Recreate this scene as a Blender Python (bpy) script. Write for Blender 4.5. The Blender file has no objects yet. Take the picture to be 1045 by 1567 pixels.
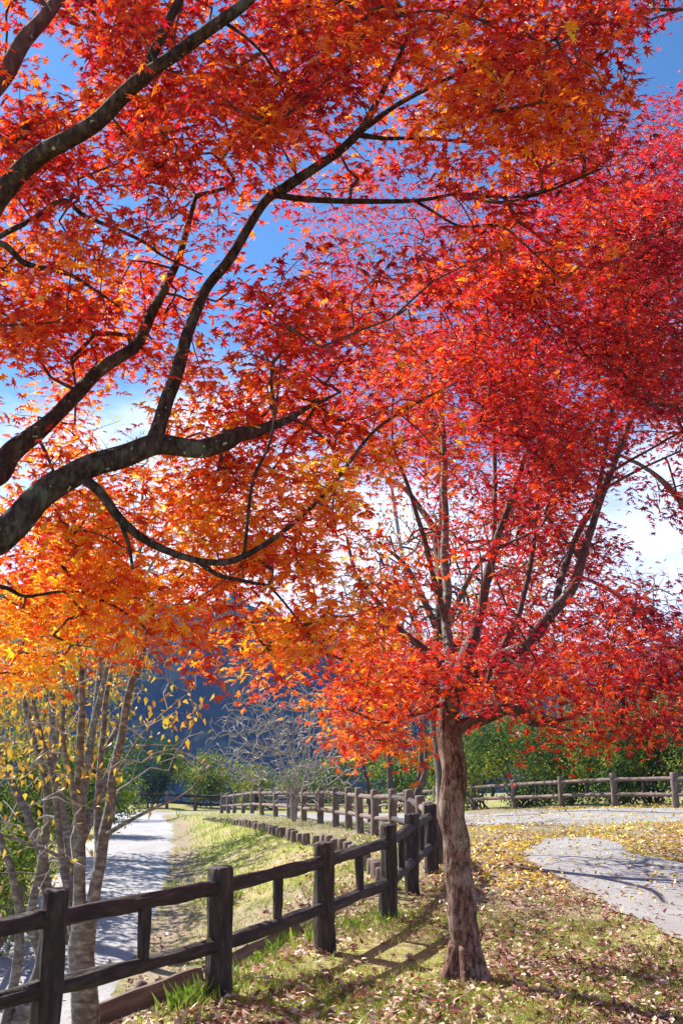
import bpy, math, random
import numpy as np
from mathutils import Vector, Matrix, noise as mnoise
random.seed(7); RS = np.random.RandomState(11)
sc = bpy.context.scene
R = math.radians

# ------------------------------------------------------------------ camera
CH = 1.75; FPX = 1400.0; PITCH = R(13.42)
cam_d = bpy.data.cameras.new("camera"); cam = bpy.data.objects.new("camera", cam_d)
sc.collection.objects.link(cam); sc.camera = cam
cam.location = (0, 0, CH); cam.rotation_euler = (R(90) + PITCH, 0, 0)
cam_d.sensor_fit = 'VERTICAL'; cam_d.sensor_height = 36; cam_d.lens = FPX / 1567 * 36
cam_d.clip_start = 0.05; cam_d.clip_end = 5000
# ------------------------------------------------------------------ sun and sky
SUN_EL = R(42); SUN_AZ = (-0.81, 0.586)
sdir = Vector((SUN_AZ[0] * math.cos(SUN_EL), SUN_AZ[1] * math.cos(SUN_EL), math.sin(SUN_EL))).normalized()
sl = bpy.data.lights.new("sun", 'SUN'); sl.energy = 5.0; sl.angle = R(0.5); sl.color = (1, 0.94, 0.84)
so = bpy.data.objects.new("sun", sl); sc.collection.objects.link(so)
so.rotation_euler = sdir.to_track_quat('Z', 'Y').to_euler(); so.location = (-20, 20, 30)
w = bpy.data.worlds.new("World"); sc.world = w; w.use_nodes = True
nt = w.node_tree; nt.nodes.clear()
def N(t, kind, **kw):
    n = t.nodes.new(kind)
    for k, v in kw.items(): setattr(n, k, v)
    return n
out = N(nt, 'ShaderNodeOutputWorld'); bg = N(nt, 'ShaderNodeBackground')
sky = N(nt, 'ShaderNodeTexSky', sky_type='NISHITA'); sky.sun_disc = False
sky.sun_elevation = SUN_EL; sky.sun_rotation = math.atan2(SUN_AZ[0], SUN_AZ[1])
sky.air_density = 1.0; sky.dust_density = 0.3; sky.ozone_density = 1.6
bg.inputs['Strength'].default_value = 0.058
tc = N(nt, 'ShaderNodeTexCoord'); sep = N(nt, 'ShaderNodeSeparateXYZ')
nt.links.new(tc.outputs['Generated'], sep.inputs[0])
mp = N(nt, 'ShaderNodeMapping'); mp.inputs['Scale'].default_value = (1.0, 1.0, 2.6)
nt.links.new(tc.outputs['Generated'], mp.inputs[0])
nz = N(nt, 'ShaderNodeTexNoise'); nz.inputs['Scale'].default_value = 3.2; nz.inputs['Detail'].default_value = 9; nz.inputs['Roughness'].default_value = 0.58
nt.links.new(mp.outputs[0], nz.inputs['Vector'])
el = N(nt, 'ShaderNodeMapRange'); el.inputs['From Min'].default_value = 0.08; el.inputs['From Max'].default_value = 0.52
el.inputs['To Min'].default_value = 0.42; el.inputs['To Max'].default_value = -0.3
nt.links.new(sep.outputs['Z'], el.inputs['Value'])
ad = N(nt, 'ShaderNodeMath', operation='ADD'); nt.links.new(nz.outputs[0], ad.inputs[0]); nt.links.new(el.outputs[0], ad.inputs[1])
cr = N(nt, 'ShaderNodeMapRange', interpolation_type='SMOOTHSTEP'); cr.inputs['From Min'].default_value = 0.42; cr.inputs['From Max'].default_value = 0.78
nt.links.new(ad.outputs[0], cr.inputs['Value'])
mx = N(nt, 'ShaderNodeMixRGB'); mx.inputs['Color2'].default_value = (10.5, 11, 12, 1)
hsk = N(nt, 'ShaderNodeMixRGB', blend_type='MULTIPLY'); hsk.inputs['Fac'].default_value = 1; hsk.inputs['Color2'].default_value = (.55, .97, 1.22, 1); nt.links.new(sky.outputs[0], hsk.inputs['Color1'])
nt.links.new(cr.outputs[0], mx.inputs['Fac']); nt.links.new(hsk.outputs[0], mx.inputs['Color1'])
nt.links.new(mx.outputs[0], bg.inputs[0]); nt.links.new(bg.outputs[0], out.inputs[0])
sc.view_settings.view_transform = 'Standard'; sc.view_settings.look = 'None'
sc.view_settings.exposure = 1.3; sc.view_settings.gamma = 1; sc.view_settings.use_curve_mapping = False
try:
    sc.cycles.max_bounces = 8; sc.cycles.diffuse_bounces = 4; sc.cycles.transmission_bounces = 5; sc.cycles.glossy_bounces = 2
    sc.cycles.volume_bounces = 0
except Exception: pass

# ------------------------------------------------------------------ helpers
SP, CP = math.sin(PITCH), math.cos(PITCH)
def P(px, py, d):
    r = (px - 522.5) / FPX; u = (783.5 - py) / FPX
    y = CP - u * SP; z = SP + u * CP; t = d / y
    return Vector((r * t, d, CH + z * t))
def X(px, py, d): return P(px, py, d).x
def sstep(t): t = np.clip(t, 0, 1); return t * t * (3 - 2 * t)
def tag(o, label=None, cat=None, group=None, kind=None):
    if label: o['label'] = label
    if cat: o['category'] = cat
    if group: o['group'] = group
    if kind: o['kind'] = kind
    return o
def empty(name, loc, label, cat, group=None, rz=0):
    o = bpy.data.objects.new(name, None); sc.collection.objects.link(o)
    o.location = loc; o.rotation_euler = (0, 0, rz); o.empty_display_size = .3
    return tag(o, label, cat, group)
class MB:
    def __init__(s): s.v = []; s.f = []; s.n = 0; s.attr = []
    def add(s, v, f, a=None):
        v = np.asarray(v, dtype=np.float32).reshape(-1, 3)
        for ff in f:
            ff = np.asarray(ff, dtype=np.int32)
            if ff.size: s.f.append(ff + s.n)
        s.v.append(v); s.n += len(v)
        s.attr.append(np.full(len(v), 0.0 if a is None else a, dtype=np.float32) if np.isscalar(a) or a is None else np.asarray(a, dtype=np.float32))
    def mesh(s, name, mat, smooth=True, attr=False):
        me = bpy.data.meshes.new(name)
        v = np.concatenate(s.v); me.vertices.add(len(v)); me.vertices.foreach_set('co', v.ravel())
        loops = np.concatenate([f.ravel() for f in s.f]); tot = np.concatenate([np.full(len(f), f.shape[1], dtype=np.int32) for f in s.f])
        me.loops.add(len(loops)); me.loops.foreach_set('vertex_index', loops)
        me.polygons.add(len(tot)); start = np.concatenate([[0], np.cumsum(tot)[:-1]]).astype(np.int32)
        me.polygons.foreach_set('loop_start', start); me.polygons.foreach_set('loop_total', tot)
        me.polygons.foreach_set('use_smooth', np.full(len(tot), smooth, dtype=bool))
        if attr:
            at = me.attributes.new('tone', 'FLOAT', 'POINT'); at.data.foreach_set('value', np.concatenate(s.attr))
        me.materials.append(mat); me.update(calc_edges=True); me.validate(); return me
    def build(s, name, mat, parent=None, smooth=True, attr=False, origin=None):
        if parent is not None and origin is None:
            origin = parent.location
        if origin is not None:
            s.v = [v - np.array(origin, dtype=np.float32) for v in s.v]
        o = bpy.data.objects.new(name, s.mesh(name, mat, smooth, attr)); sc.collection.objects.link(o)
        if parent is not None: o.parent = parent
        elif origin is not None: o.location = origin
        return o
def tube_geo(pts, rad, sides=8, cap=True, wob=0.0, ridges=0.0, seed=0, rz=5):
    pts = np.asarray(pts, float); n = len(pts); rad = np.asarray(rad, float)
    tan = np.gradient(pts, axis=0); tan /= (np.linalg.norm(tan, axis=1)[:, None] + 1e-9)
    u = np.cross(tan[0], [0.3, 0.9, 0.1]);
    if np.linalg.norm(u) < 1e-3: u = np.cross(tan[0], [1, 0, 0])
    u /= np.linalg.norm(u); U = []
    for i in range(n):
        u = u - tan[i] * np.dot(u, tan[i]); u /= (np.linalg.norm(u) + 1e-9); U.append(u)
    U = np.array(U); V = np.cross(tan, U)
    a = np.arange(sides) * 2 * math.pi / sides
    rr = np.repeat(rad[:, None], sides, 1)
    if wob or ridges:
        s = np.concatenate([[0], np.cumsum(np.linalg.norm(np.diff(pts, axis=0), axis=1))])
        for i in range(n):
            for j in range(sides):
                c, q = math.cos(a[j]), math.sin(a[j])
                k = mnoise.noise(Vector((c * 1.1 + seed * 7.3, q * 1.1, s[i] * 2.2))) * wob
                if ridges: k += (abs(mnoise.noise(Vector((c * 5 + seed * 3.1, q * 5, s[i] * rz)))) - .2) * ridges
                rr[i, j] *= 1 + k
    v = pts[:, None, :] + rr[:, :, None] * (np.cos(a)[None, :, None] * U[:, None, :] + np.sin(a)[None, :, None] * V[:, None, :])
    v = v.reshape(-1, 3)
    i = np.arange(n - 1)[:, None] * sides; j = np.arange(sides)[None, :]; j2 = (j + 1) % sides
    q = np.stack([i + j, i + j2, i + sides + j2, i + sides + j], -1).reshape(-1, 4)
    faces = [q]
    if cap:
        faces.append(np.array([list(range(sides))[::-1]])); faces.append(np.array([[(n - 1) * sides + k for k in range(sides)]]))
    return v, faces
def smooth_line(ctrl, per=6):
    c = [np.array(p, float) for p in ctrl]; c = [2 * c[0] - c[1]] + c + [2 * c[-1] - c[-2]]; o = []
    for i in range(1, len(c) - 2):
        for k in range(per):
            t = k / per; a, b, d, e = c[i - 1], c[i], c[i + 1], c[i + 2]
            o.append(.5 * ((2 * b) + (d - a) * t + (2 * a - 5 * b + 4 * d - e) * t * t + (-a + 3 * b - 3 * d + e) * t ** 3))
    o.append(c[-2]); return np.array(o)

# ------------------------------------------------------------------ materials
def mat(name):
    m = bpy.data.materials.new(name); m.use_nodes = True; t = m.node_tree; t.nodes.clear()
    return m, t, N(t, 'ShaderNodeOutputMaterial')
def ramp(t, stops, fac=None):
    r = N(t, 'ShaderNodeValToRGB'); e = r.color_ramp.elements
    while len(e) < len(stops): e.new(0.5)
    for k, (p, c) in enumerate(stops): e[k].position = p; e[k].color = (*c, 1)
    if fac is not None: t.links.new(fac, r.inputs[0])
    return r
def noise_n(t, scale, detail=5, rough=.55, vec=None, st=(1, 1, 1), obj=True):
    n = N(t, 'ShaderNodeTexNoise'); n.inputs['Scale'].default_value = scale; n.inputs['Detail'].default_value = detail; n.inputs['Roughness'].default_value = rough
    c = N(t, 'ShaderNodeTexCoord'); m = N(t, 'ShaderNodeMapping'); m.inputs['Scale'].default_value = st
    t.links.new(c.outputs['Object'], m.inputs[0]); t.links.new(m.outputs[0], n.inputs['Vector']); return n
def bark(name, stops, st=(1, 1, .25), scale=22, bump=.6, rough=.85, spots=None, bd=.02):
    m, t, o = mat(name); p = N(t, 'ShaderNodeBsdfPrincipled'); t.links.new(p.outputs[0], o.inputs[0])
    n = noise_n(t, scale, 8, .62, st=st); r = ramp(t, stops, n.outputs[0]); col = r.outputs[0]
    if spots:
        sn = noise_n(t, spots[0], 4, .6, st=(1, 1, 1)); rr = N(t, 'ShaderNodeMapRange'); rr.inputs['From Min'].default_value = spots[1]; rr.inputs['From Max'].default_value = spots[1] + .05
        t.links.new(sn.outputs[0], rr.inputs[0]); x = N(t, 'ShaderNodeMixRGB'); x.inputs['Color2'].default_value = (*spots[2], 1)
        t.links.new(rr.outputs[0], x.inputs['Fac']); t.links.new(col, x.inputs['Color1']); col = x.outputs[0]
    t.links.new(col, p.inputs['Base Color']); p.inputs['Roughness'].default_value = rough
    b = N(t, 'ShaderNodeBump'); b.inputs['Strength'].default_value = bump; b.inputs['Distance'].default_value = bd
    t.links.new(n.outputs[0], b.inputs['Height']); t.links.new(b.outputs[0], p.inputs['Normal']); return m
M = {}
M['maple_bark'] = bark('maple_bark', [(.30, (.03, .017, .014)), (.42, (.12, .062, .048)), (.6, (.19, .105, .082)), (.75, (.30, .21, .18))], st=(1, 1, .12), scale=34, bump=.9, spots=(16, .68, (.3, .3, .22)))
M['limb_bark'] = bark('limb_bark', [(.3, (.02, .012, .01)), (.55, (.075, .045, .035)), (.75, (.17, .13, .11))], st=(1, 1, .8), scale=24, spots=(11, .62, (.22, .24, .19)))
M['red_limb'] = bark('red_limb_bark', [(.3, (.025, .013, .013)), (.55, (.1, .05, .045)), (.75, (.2, .14, .12))], st=(1, 1, .6), scale=24, spots=(13, .62, (.3, .3, .27)))
M['twig'] = bark('twig_bark', [(.3, (.03, .016, .013)), (.7, (.11, .065, .05))], scale=30)
M['grey_bark'] = bark('grey_bark', [(.3, (.045, .038, .033)), (.5, (.145, .125, .11)), (.72, (.36, .335, .31))], st=(1, 1, 2.2), scale=13, spots=(26, .64, (.07, .055, .045)), bump=.35)
M['pale_twig'] = bark('pale_twig', [(.3, (.15, .13, .115)), (.7, (.45, .41, .38))], scale=20, bump=.2)
M['dark_bark'] = bark('dark_bark', [(.3, (.03, .022, .018)), (.7, (.13, .1, .08))], scale=20)
M['post'] = bark('post_bark', [(.28, (.005, .003, .003)), (.5, (.03, .018, .015)), (.72, (.09, .062, .052))], st=(1, 1, .22), scale=30, bump=1.0, rough=.7, bd=.03, spots=(14, .7, (.1, .1, .075)))
M['far_post'] = bark('weathered_post', [(.28, (.06, .04, .033)), (.5, (.15, .105, .085)), (.72, (.26, .2, .17))], st=(1, 1, .3), scale=22, bump=.6, rough=.85)
M['plank'] = bark('plank', [(.3, (.06, .035, .03)), (.7, (.2, .13, .12))], st=(.15, 1, 1), scale=20, bump=.5)
def leaf_mat(name, stops, tr=.5, jit=.22, gloss=.05, attr=True, grough=.38, nscale=1.3, tsat=1.0):
    m, t, o = mat(name); g = N(t, 'ShaderNodeNewGeometry')
    j = N(t, 'ShaderNodeMapRange'); j.inputs['To Min'].default_value = -jit; j.inputs['To Max'].default_value = jit
    t.links.new(g.outputs['Random Per Island'], j.inputs['Value'])
    a = N(t, 'ShaderNodeMath', operation='ADD'); t.links.new(j.outputs[0], a.inputs[0])
    if attr:
        at = N(t, 'ShaderNodeAttribute', attribute_name='tone'); t.links.new(at.outputs['Fac'], a.inputs[1])
    else: a.inputs[1].default_value = .5
    r = ramp(t, stops, a.outputs[0])
    hs = N(t, 'ShaderNodeHueSaturation'); hs.inputs['Value'].default_value = tsat; t.links.new(r.outputs[0], hs.inputs['Color'])
    d = N(t, 'ShaderNodeBsdfDiffuse'); tr_ = N(t, 'ShaderNodeBsdfTranslucent'); gl = N(t, 'ShaderNodeBsdfGlossy'); gl.inputs['Roughness'].default_value = grough
    t.links.new(r.outputs[0], d.inputs[0]); t.links.new(hs.outputs[0], tr_.inputs[0])
    x = N(t, 'ShaderNodeMixShader'); x.inputs[0].default_value = tr; t.links.new(d.outputs[0], x.inputs[1]); t.links.new(tr_.outputs[0], x.inputs[2])
    y = N(t, 'ShaderNodeMixShader'); y.inputs[0].default_value = gloss; t.links.new(x.outputs[0], y.inputs[1]); t.links.new(gl.outputs[0], y.inputs[2])
    t.links.new(y.outputs[0], o.inputs[0]); return m
MAPLE = [(0, (.80, .52, .03)), (.2, (.84, .28, .012)), (.42, (.68, .085, .006)), (.62, (.54, .025, .007)), (.80, (.44, .009, .022)), (1, (.22, .004, .018))]
M['maple_leaf'] = leaf_mat('maple_leaf', MAPLE, tr=.64, jit=.29, gloss=.05, tsat=1.3)
M['red_leaf'] = leaf_mat('red_leaf', MAPLE, tr=.62, jit=.26, gloss=.055, tsat=1.35, grough=.5)
M['yellow_leaf'] = leaf_mat('yellow_leaf', [(0, (.25, .3, .03)), (.3, (.5, .38, .03)), (.6, (.62, .34, .03)), (1, (.3, .13, .04))], tr=.5, jit=.35)
M['green_leaf'] = leaf_mat('green_leaf', [(0, (.02, .05, .01)), (.35, (.07, .14, .015)), (.7, (.22, .29, .025)), (1, (.42, .38, .04))], tr=.5, jit=.28, gloss=.02, grough=.6)
M['grass'] = leaf_mat('grass_blade', [(0, (.14, .26, .02)), (.4, (.33, .40, .055)), (.7, (.56, .52, .16)), (1, (.66, .56, .31))], tr=.35, jit=.25, gloss=.03)
M['litter'] = leaf_mat('litter', [(0, (.6, .42, .06)), (.25, (.68, .5, .3)), (.45, (.62, .44, .36)), (.65, (.42, .23, .17)), (.85, (.3, .08, .05)), (1, (.12, .055, .04))], tr=.15, jit=.4, gloss=.05)

M['yellow_litter'] = leaf_mat('yellow_litter', [(0, (.78, .58, .05)), (.3, (.72, .47, .05)), (.5, (.62, .44, .18)), (.8, (.35, .2, .1)), (1, (.2, .1, .06))], tr=.2, jit=.3, gloss=.05)
# ------------------------------------------------------------------ terrain
CREST = np.array([(-3.2, 3.5), (-2.55, 4.57), (-1.75, 5.65), (-.95, 6.77), (-.25, 8.04), (.3, 9.36), (.45, 11.5), (.23, 14), (-.4, 15.8), (-.85, 17), (-2.2, 22), (-4.0, 28), (-6.2, 36), (-8, 42)])
PEDGE = np.array([(-2.6, 3), (-2.35, 8), (-2.3, 9.8), (-2.4, 11), (-2.63, 14), (-2.96, 16.5), (-3.68, 21), (-4.9, 28), (-6.9, 36), (-8.6, 42)])
def cx(y): return np.interp(y, CREST[:, 1], CREST[:, 0])
def ex(y): return np.interp(y, PEDGE[:, 1], PEDGE[:, 0])
def zpath(y): return np.interp(y, [0, 5, 9.8, 11, 14, 16.5, 21, 28, 36, 42, 50], [-1.25, -1.15, -.98, -.93, -.8, -.75, -.78, -1.0, -1.4, -1.75, -2.2])
def ztop(x, y):
    b = np.interp(y, [0, 10, 13, 15, 17, 20, 22, 27, 33, 40, 50, 80], [0, 0, -.01, -.04, -.1, -.24, -.35, -.67, -1.05, -1.65, -2.3, -3.2])
    b = b + sstep((x - 1) / 7) * .36 * np.clip((y - 13) / 10, 0, 1)
    return b + .35 * sstep((x - 6.6) / 3) * np.exp(-((y - 15.5) / 2.2) ** 2) + np.clip(x - 12, 0, 60) * .02
def HZ(x, y):
    x = np.asarray(x, float); y = np.asarray(y, float)
    c, e = cx(y), ex(y); t = sstep((c + .15 - x) / np.maximum(c + .15 - e, .3))
    zt = ztop(x, y); zp = zpath(y)
    z = zt * (1 - t) + zp * t
    lw = e - 1.9
    z = z - .10 * np.clip(lw - x, 0, 4) - .5 * np.clip(lw - 4 - x, 0, 60)
    z = z - .28 * np.clip(y - 54, 0, 90) * sstep((6 - x) / 20) - .1 * np.clip(y - 60, 0, 150)
    near = (y < 60)
    return np.maximum(z, -48) + 0.03 * np.sin(x * 1.7 + np.cos(y * 1.1)) * np.sin(y * 1.3) * sstep((x - c - .4) / 1.5) * np.where(y < 30, 1, 0)
def hz(x, y): return float(HZ(x, y))
def Gp(px, py, far=60):
    a = P(px, py, 1.0); o = Vector((0, 0, CH)); d = a - o; t = 2.0
    while t < far:
        p = o + d * t
        if p.z < hz(p.x, p.y): break
        t += .03
    return Vector((p.x, p.y, hz(p.x, p.y)))
def at(px, d):
    x = (px - 522.5) / FPX * d / 1.045; return Vector((x, d, hz(x, d)))
def grid_sheet(xs, ys, off=0):
    gx, gy = np.meshgrid(xs, ys); z = HZ(gx, gy) + off
    v = np.stack([gx, gy, z], -1).reshape(-1, 3); nx, ny = len(xs), len(ys)
    i = np.arange(ny - 1)[:, None] * nx; j = np.arange(nx - 1)[None, :]
    return v, np.stack([i + j, i + j + 1, i + nx + j + 1, i + nx + j], -1).reshape(-1, 4)
xs = np.concatenate([np.linspace(-1500, -80, 14)[:-1], np.linspace(-80, -12, 30)[:-1], np.linspace(-12, 14, 200)[:-1], np.linspace(14, 80, 30)[:-1], np.linspace(80, 1500, 14)])
ys = np.concatenate([np.linspace(-300, -5, 20)[:-1], np.linspace(-5, 4, 25)[:-1], np.linspace(4, 30, 230)[:-1], np.linspace(30, 60, 90)[:-1], np.linspace(60, 200, 30)[:-1], np.linspace(200, 1800, 14)])
gv, gf = grid_sheet(xs, ys)
m, t, o = mat('ground'); p = N(t, 'ShaderNodeBsdfPrincipled'); t.links.new(p.outputs[0], o.inputs[0]); p.inputs['Roughness'].default_value = .95
p.inputs['Specular IOR Level'].default_value = .1
n1 = noise_n(t, .9, 6, .6); n2 = noise_n(t, 14, 8, .7); n3 = noise_n(t, 60, 4, .6)
r1 = ramp(t, [(.3, (.2, .24, .05)), (.45, (.32, .33, .1)), (.58, (.40, .33, .18)), (.7, (.42, .32, .23))], n1.outputs[0])
r2 = ramp(t, [(.3, (.35, .3, .25)), (.5, (.85, .85, .8)), (.7, (1.25, 1.2, 1.1))], n2.outputs[0])
x1 = N(t, 'ShaderNodeMixRGB', blend_type='MULTIPLY'); x1.inputs['Fac'].default_value = .9
t.links.new(r1.outputs[0], x1.inputs['Color1']); t.links.new(r2.outputs[0], x1.inputs['Color2'])
at_ = N(t, 'ShaderNodeAttribute', attribute_name='tone')
x2 = N(t, 'ShaderNodeMixRGB'); soil = ramp(t, [(.3, (.16, .11, .085)), (.7, (.36, .29, .24))], n2.outputs[0])
t.links.new(at_.outputs['Fac'], x2.inputs['Fac']); t.links.new(x1.outputs[0], x2.inputs['Color1']); t.links.new(soil.outputs[0], x2.inputs['Color2'])
t.links.new(x2.outputs[0], p.inputs['Base Color'])
b = N(t, 'ShaderNodeBump'); b.inputs['Strength'].default_value = .8; b.inputs['Distance'].default_value = .03
t.links.new(n2.outputs[0], b.inputs['Height']); t.links.new(b.outputs[0], p.inputs['Normal']); M['ground'] = m
# bare-soil share: beside the gravel path and under the leaf litter right of the fence
soilw = np.clip(1 - np.abs(gv[:, 0] - ex(gv[:, 1]) - .25) / .55, 0, 1) * (gv[:, 1] < 45)
mid = sstep((gv[:, 1] - 8.2) / 3) * sstep((gv[:, 0] - cx(gv[:, 1]) - .2) / .6) * (gv[:, 1] < 30) * .75
slp = sstep((cx(gv[:, 1]) - gv[:, 0]) / .5) * sstep((gv[:, 0] - ex(gv[:, 1]))/.8) * (gv[:, 1] < 13) * .7
mb = MB(); mb.add(gv, [gf], np.clip(np.maximum(np.maximum(soilw * .9, mid), slp), 0, 1)); g = mb.build('ground', M['ground'], attr=True); tag(g, kind='structure')

def strip(center, width, off, name, matr, res=.16, cross=18):
    c = smooth_line([(a, b_, 0) for a, b_ in center], 30)[:, :2]; tn = np.gradient(c, axis=0); tn /= np.linalg.norm(tn, axis=1)[:, None]
    nr = np.stack([-tn[:, 1], tn[:, 0]], 1); k = np.linspace(-.5, .5, cross)
    wv = np.interp(np.linspace(0, 1, len(c)), np.linspace(0, 1, len(width)), width)
    eL = np.array([mnoise.noise(Vector((q[0] * 1.5, q[1] * 1.5, 2))) + .6 * mnoise.noise(Vector((q[0] * 5, q[1] * 5, 2))) for q in c]); eR = np.array([mnoise.noise(Vector((q[0] * 1.5, q[1] * 1.5, 9))) + .6 * mnoise.noise(Vector((q[0] * 5, q[1] * 5, 7))) for q in c])
    kk = k[None, :] * wv[:, None] + np.where(k < 0, -1, 1)[None, :] * (np.abs(k) * 2)[None, :] ** 2 * .13 * np.where(k[None, :] < 0, eL[:, None], eR[:, None])
    v = c[:, None, :] + nr[:, None, :] * kk[:, :, None]
    z = HZ(v[..., 0], v[..., 1]) + off; edge = np.abs(k) > .47
    z[:, edge] -= off * 1.6
    v = np.concatenate([v, z[..., None]], -1).reshape(-1, 3); nx = cross
    i = np.arange(len(c) - 1)[:, None] * nx; j = np.arange(nx - 1)[None, :]
    m_ = MB(); m_.add(v, [np.stack([i + j + 1, i + j, i + nx + j, i + nx + j + 1], -1).reshape(-1, 4)])
    return tag(m_.build(name, matr), kind='structure')
def paved(name, stops, scale, bump, rough=.9):
    m, t, o = mat(name); p = N(t, 'ShaderNodeBsdfPrincipled'); t.links.new(p.outputs[0], o.inputs[0]); p.inputs['Roughness'].default_value = rough
    a = noise_n(t, scale, 8, .7); c = noise_n(t, 1.3, 4, .6); r = ramp(t, stops, a.outputs[0]); q = ramp(t, [(.3, (.78, .76, .74)), (.7, (1.1, 1.1, 1.1))], c.outputs[0])
    x = N(t, 'ShaderNodeMixRGB', blend_type='MULTIPLY'); x.inputs['Fac'].default_value = 1; t.links.new(r.outputs[0], x.inputs['Color1']); t.links.new(q.outputs[0], x.inputs['Color2'])
    t.links.new(x.outputs[0], p.inputs['Base Color']); b = N(t, 'ShaderNodeBump'); b.inputs['Strength'].default_value = bump; b.inputs['Distance'].default_value = .012
    t.links.new(a.outputs[0], b.inputs['Height']); t.links.new(b.outputs[0], p.inputs['Normal']); return m
M['gravel'] = paved('gravel', [(.3, (.19, .18, .185)), (.5, (.36, .35, .36)), (.7, (.55, .53, .54))], 40, .9)
M['asphalt'] = paved('asphalt', [(.3, (.17, .16, .165)), (.5, (.29, .28, .28)), (.7, (.42, .4, .4))], 55, .6)
py_ = [5, 8, 11, 14, 17, 21, 25, 29, 33, 37, 40]
strip([(float(ex(q)) - 1.0, q) for q in py_], [2.0, 2.0, 2.0, 2.05, 2.1, 2.3, 3.0], .012, 'gravel_path', M['gravel'])
ROAD = [(22, 19), (14, 19.8), (9.2, 20.6), (5.2, 21.8), (2.2, 26), (-.4, 32), (-4.3, 38), (-8.6, 41.2), (-14, 42.2), (-22, 42)]
strip(ROAD, [5.0, 5.0, 5.2, 4.6, 4.2, 4.2], .02, 'asphalt_road', M['asphalt'])
# side road on the right, outline taken on the ground
OUT = [(795, 1316), (846, 1341), (913, 1376), (982, 1414), (1045, 1437), (1130, 1475), (1300, 1500), (1300, 1345), (1130, 1330), (1045, 1322), (965, 1305), (930, 1286), (850, 1283), (815, 1296)]
poly = np.array([tuple(Gp(a, b_).xy) for a, b_ in OUT])
poly = smooth_line([(a, b_, 0) for a, b_ in list(poly) + [poly[0]]], 5)[:-1, :2]
def inpoly(x, y, pl):
    r = np.zeros(x.shape, bool); n = len(pl)
    for i in range(n):
        x1, y1 = pl[i]; x2, y2 = pl[(i + 1) % n]
        c = ((y1 > y) != (y2 > y)) & (x < (x2 - x1) * (y - y1) / (y2 - y1 + 1e-12) + x1); r ^= c
    return r
lo, hi = poly.min(0), poly.max(0); nx = 260; ny = int(nx * (hi[1] - lo[1]) / (hi[0] - lo[0])) + 2
v, f = grid_sheet(np.linspace(lo[0], hi[0], nx), np.linspace(lo[1], hi[1], ny), .014)
jx = v[:, 0] + np.array([.14 * mnoise.noise(Vector((a * 1.7, b_ * 1.7, 0))) + .06 * mnoise.noise(Vector((a * 6, b_ * 6, 0))) for a, b_ in v[:, :2]]); ins = inpoly(jx, v[:, 1], poly); keep = ins[f].all(1)
mb = MB(); mb.add(v, [f[keep]]); tag(mb.build('side_road', M['asphalt']), kind='structure')

# ------------------------------------------------------------------ leaves
def star(lobes):
    pts = [(0, 0, 0)]; n = len(lobes)
    for i, (a, l) in enumerate(lobes):
        pts.append((l * math.sin(R(a)), l * math.cos(R(a)), -.22 * l * l))
        if i < n - 1:
            b_ = (a + lobes[i + 1][0]) / 2; pts.append((.33 * math.sin(R(b_)), .33 * math.cos(R(b_)), .05))
    k = len(pts); f = [(0, i, i + 1) for i in range(1, k - 1)]
    return np.array(pts, np.float32), np.array(f, np.int32)
STAR7 = star([(-118, .42), (-78, .72), (-38, .93), (0, 1.0), (38, .93), (78, .72), (118, .42)])
STAR5 = star([(-95, .6), (-45, .9), (0, 1.0), (45, .9), (95, .6)])
OVAL = (np.array([(0, 0, 0), (-.26, .35, .05), (0, .5, -.03), (.26, .35, .05), (0, 1, -.14)], np.float32), np.array([(0, 2, 1), (0, 3, 2), (1, 2, 4), (2, 3, 4)], np.int32))
BLADE = (np.array([(-.05, 0, 0), (.05, 0, 0), (.035, .55, .06), (-.035, .55, .06), (0, 1, .28)], np.float32), np.array([(0, 1, 2), (0, 2, 3), (3, 2, 4)], np.int32))
LANCE = (np.array([(0, 0, 0), (-.13, .4, .04), (.13, .4, .04), (0, 1, -.2)], np.float32), np.array([(0, 2, 1), (1, 2, 3)], np.int32))
def norm(a): return a / (np.linalg.norm(a, axis=-1, keepdims=True) + 1e-9)
def add_leaves(mb, tpl, pos, nrm, dirv, size, tone):
    tv, tf = tpl; n = len(pos); nrm = norm(nrm); d = dirv - nrm * (dirv * nrm).sum(-1, keepdims=True); d = norm(d); s = np.cross(d, nrm)
    sz = size[:, None, None]
    curl = RS.uniform(.3, 1.9, n)[:, None, None]
    v = pos[:, None, :] + sz * (tv[None, :, 0:1] * s[:, None, :] + tv[None, :, 1:2] * d[:, None, :] + tv[None, :, 2:3] * nrm[:, None, :] * curl)
    f = (tf[None] + (np.arange(n) * len(tv))[:, None, None]).reshape(-1, 3)
    mb.add(v.reshape(-1, 3), [f], np.repeat(tone, len(tv)))

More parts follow.
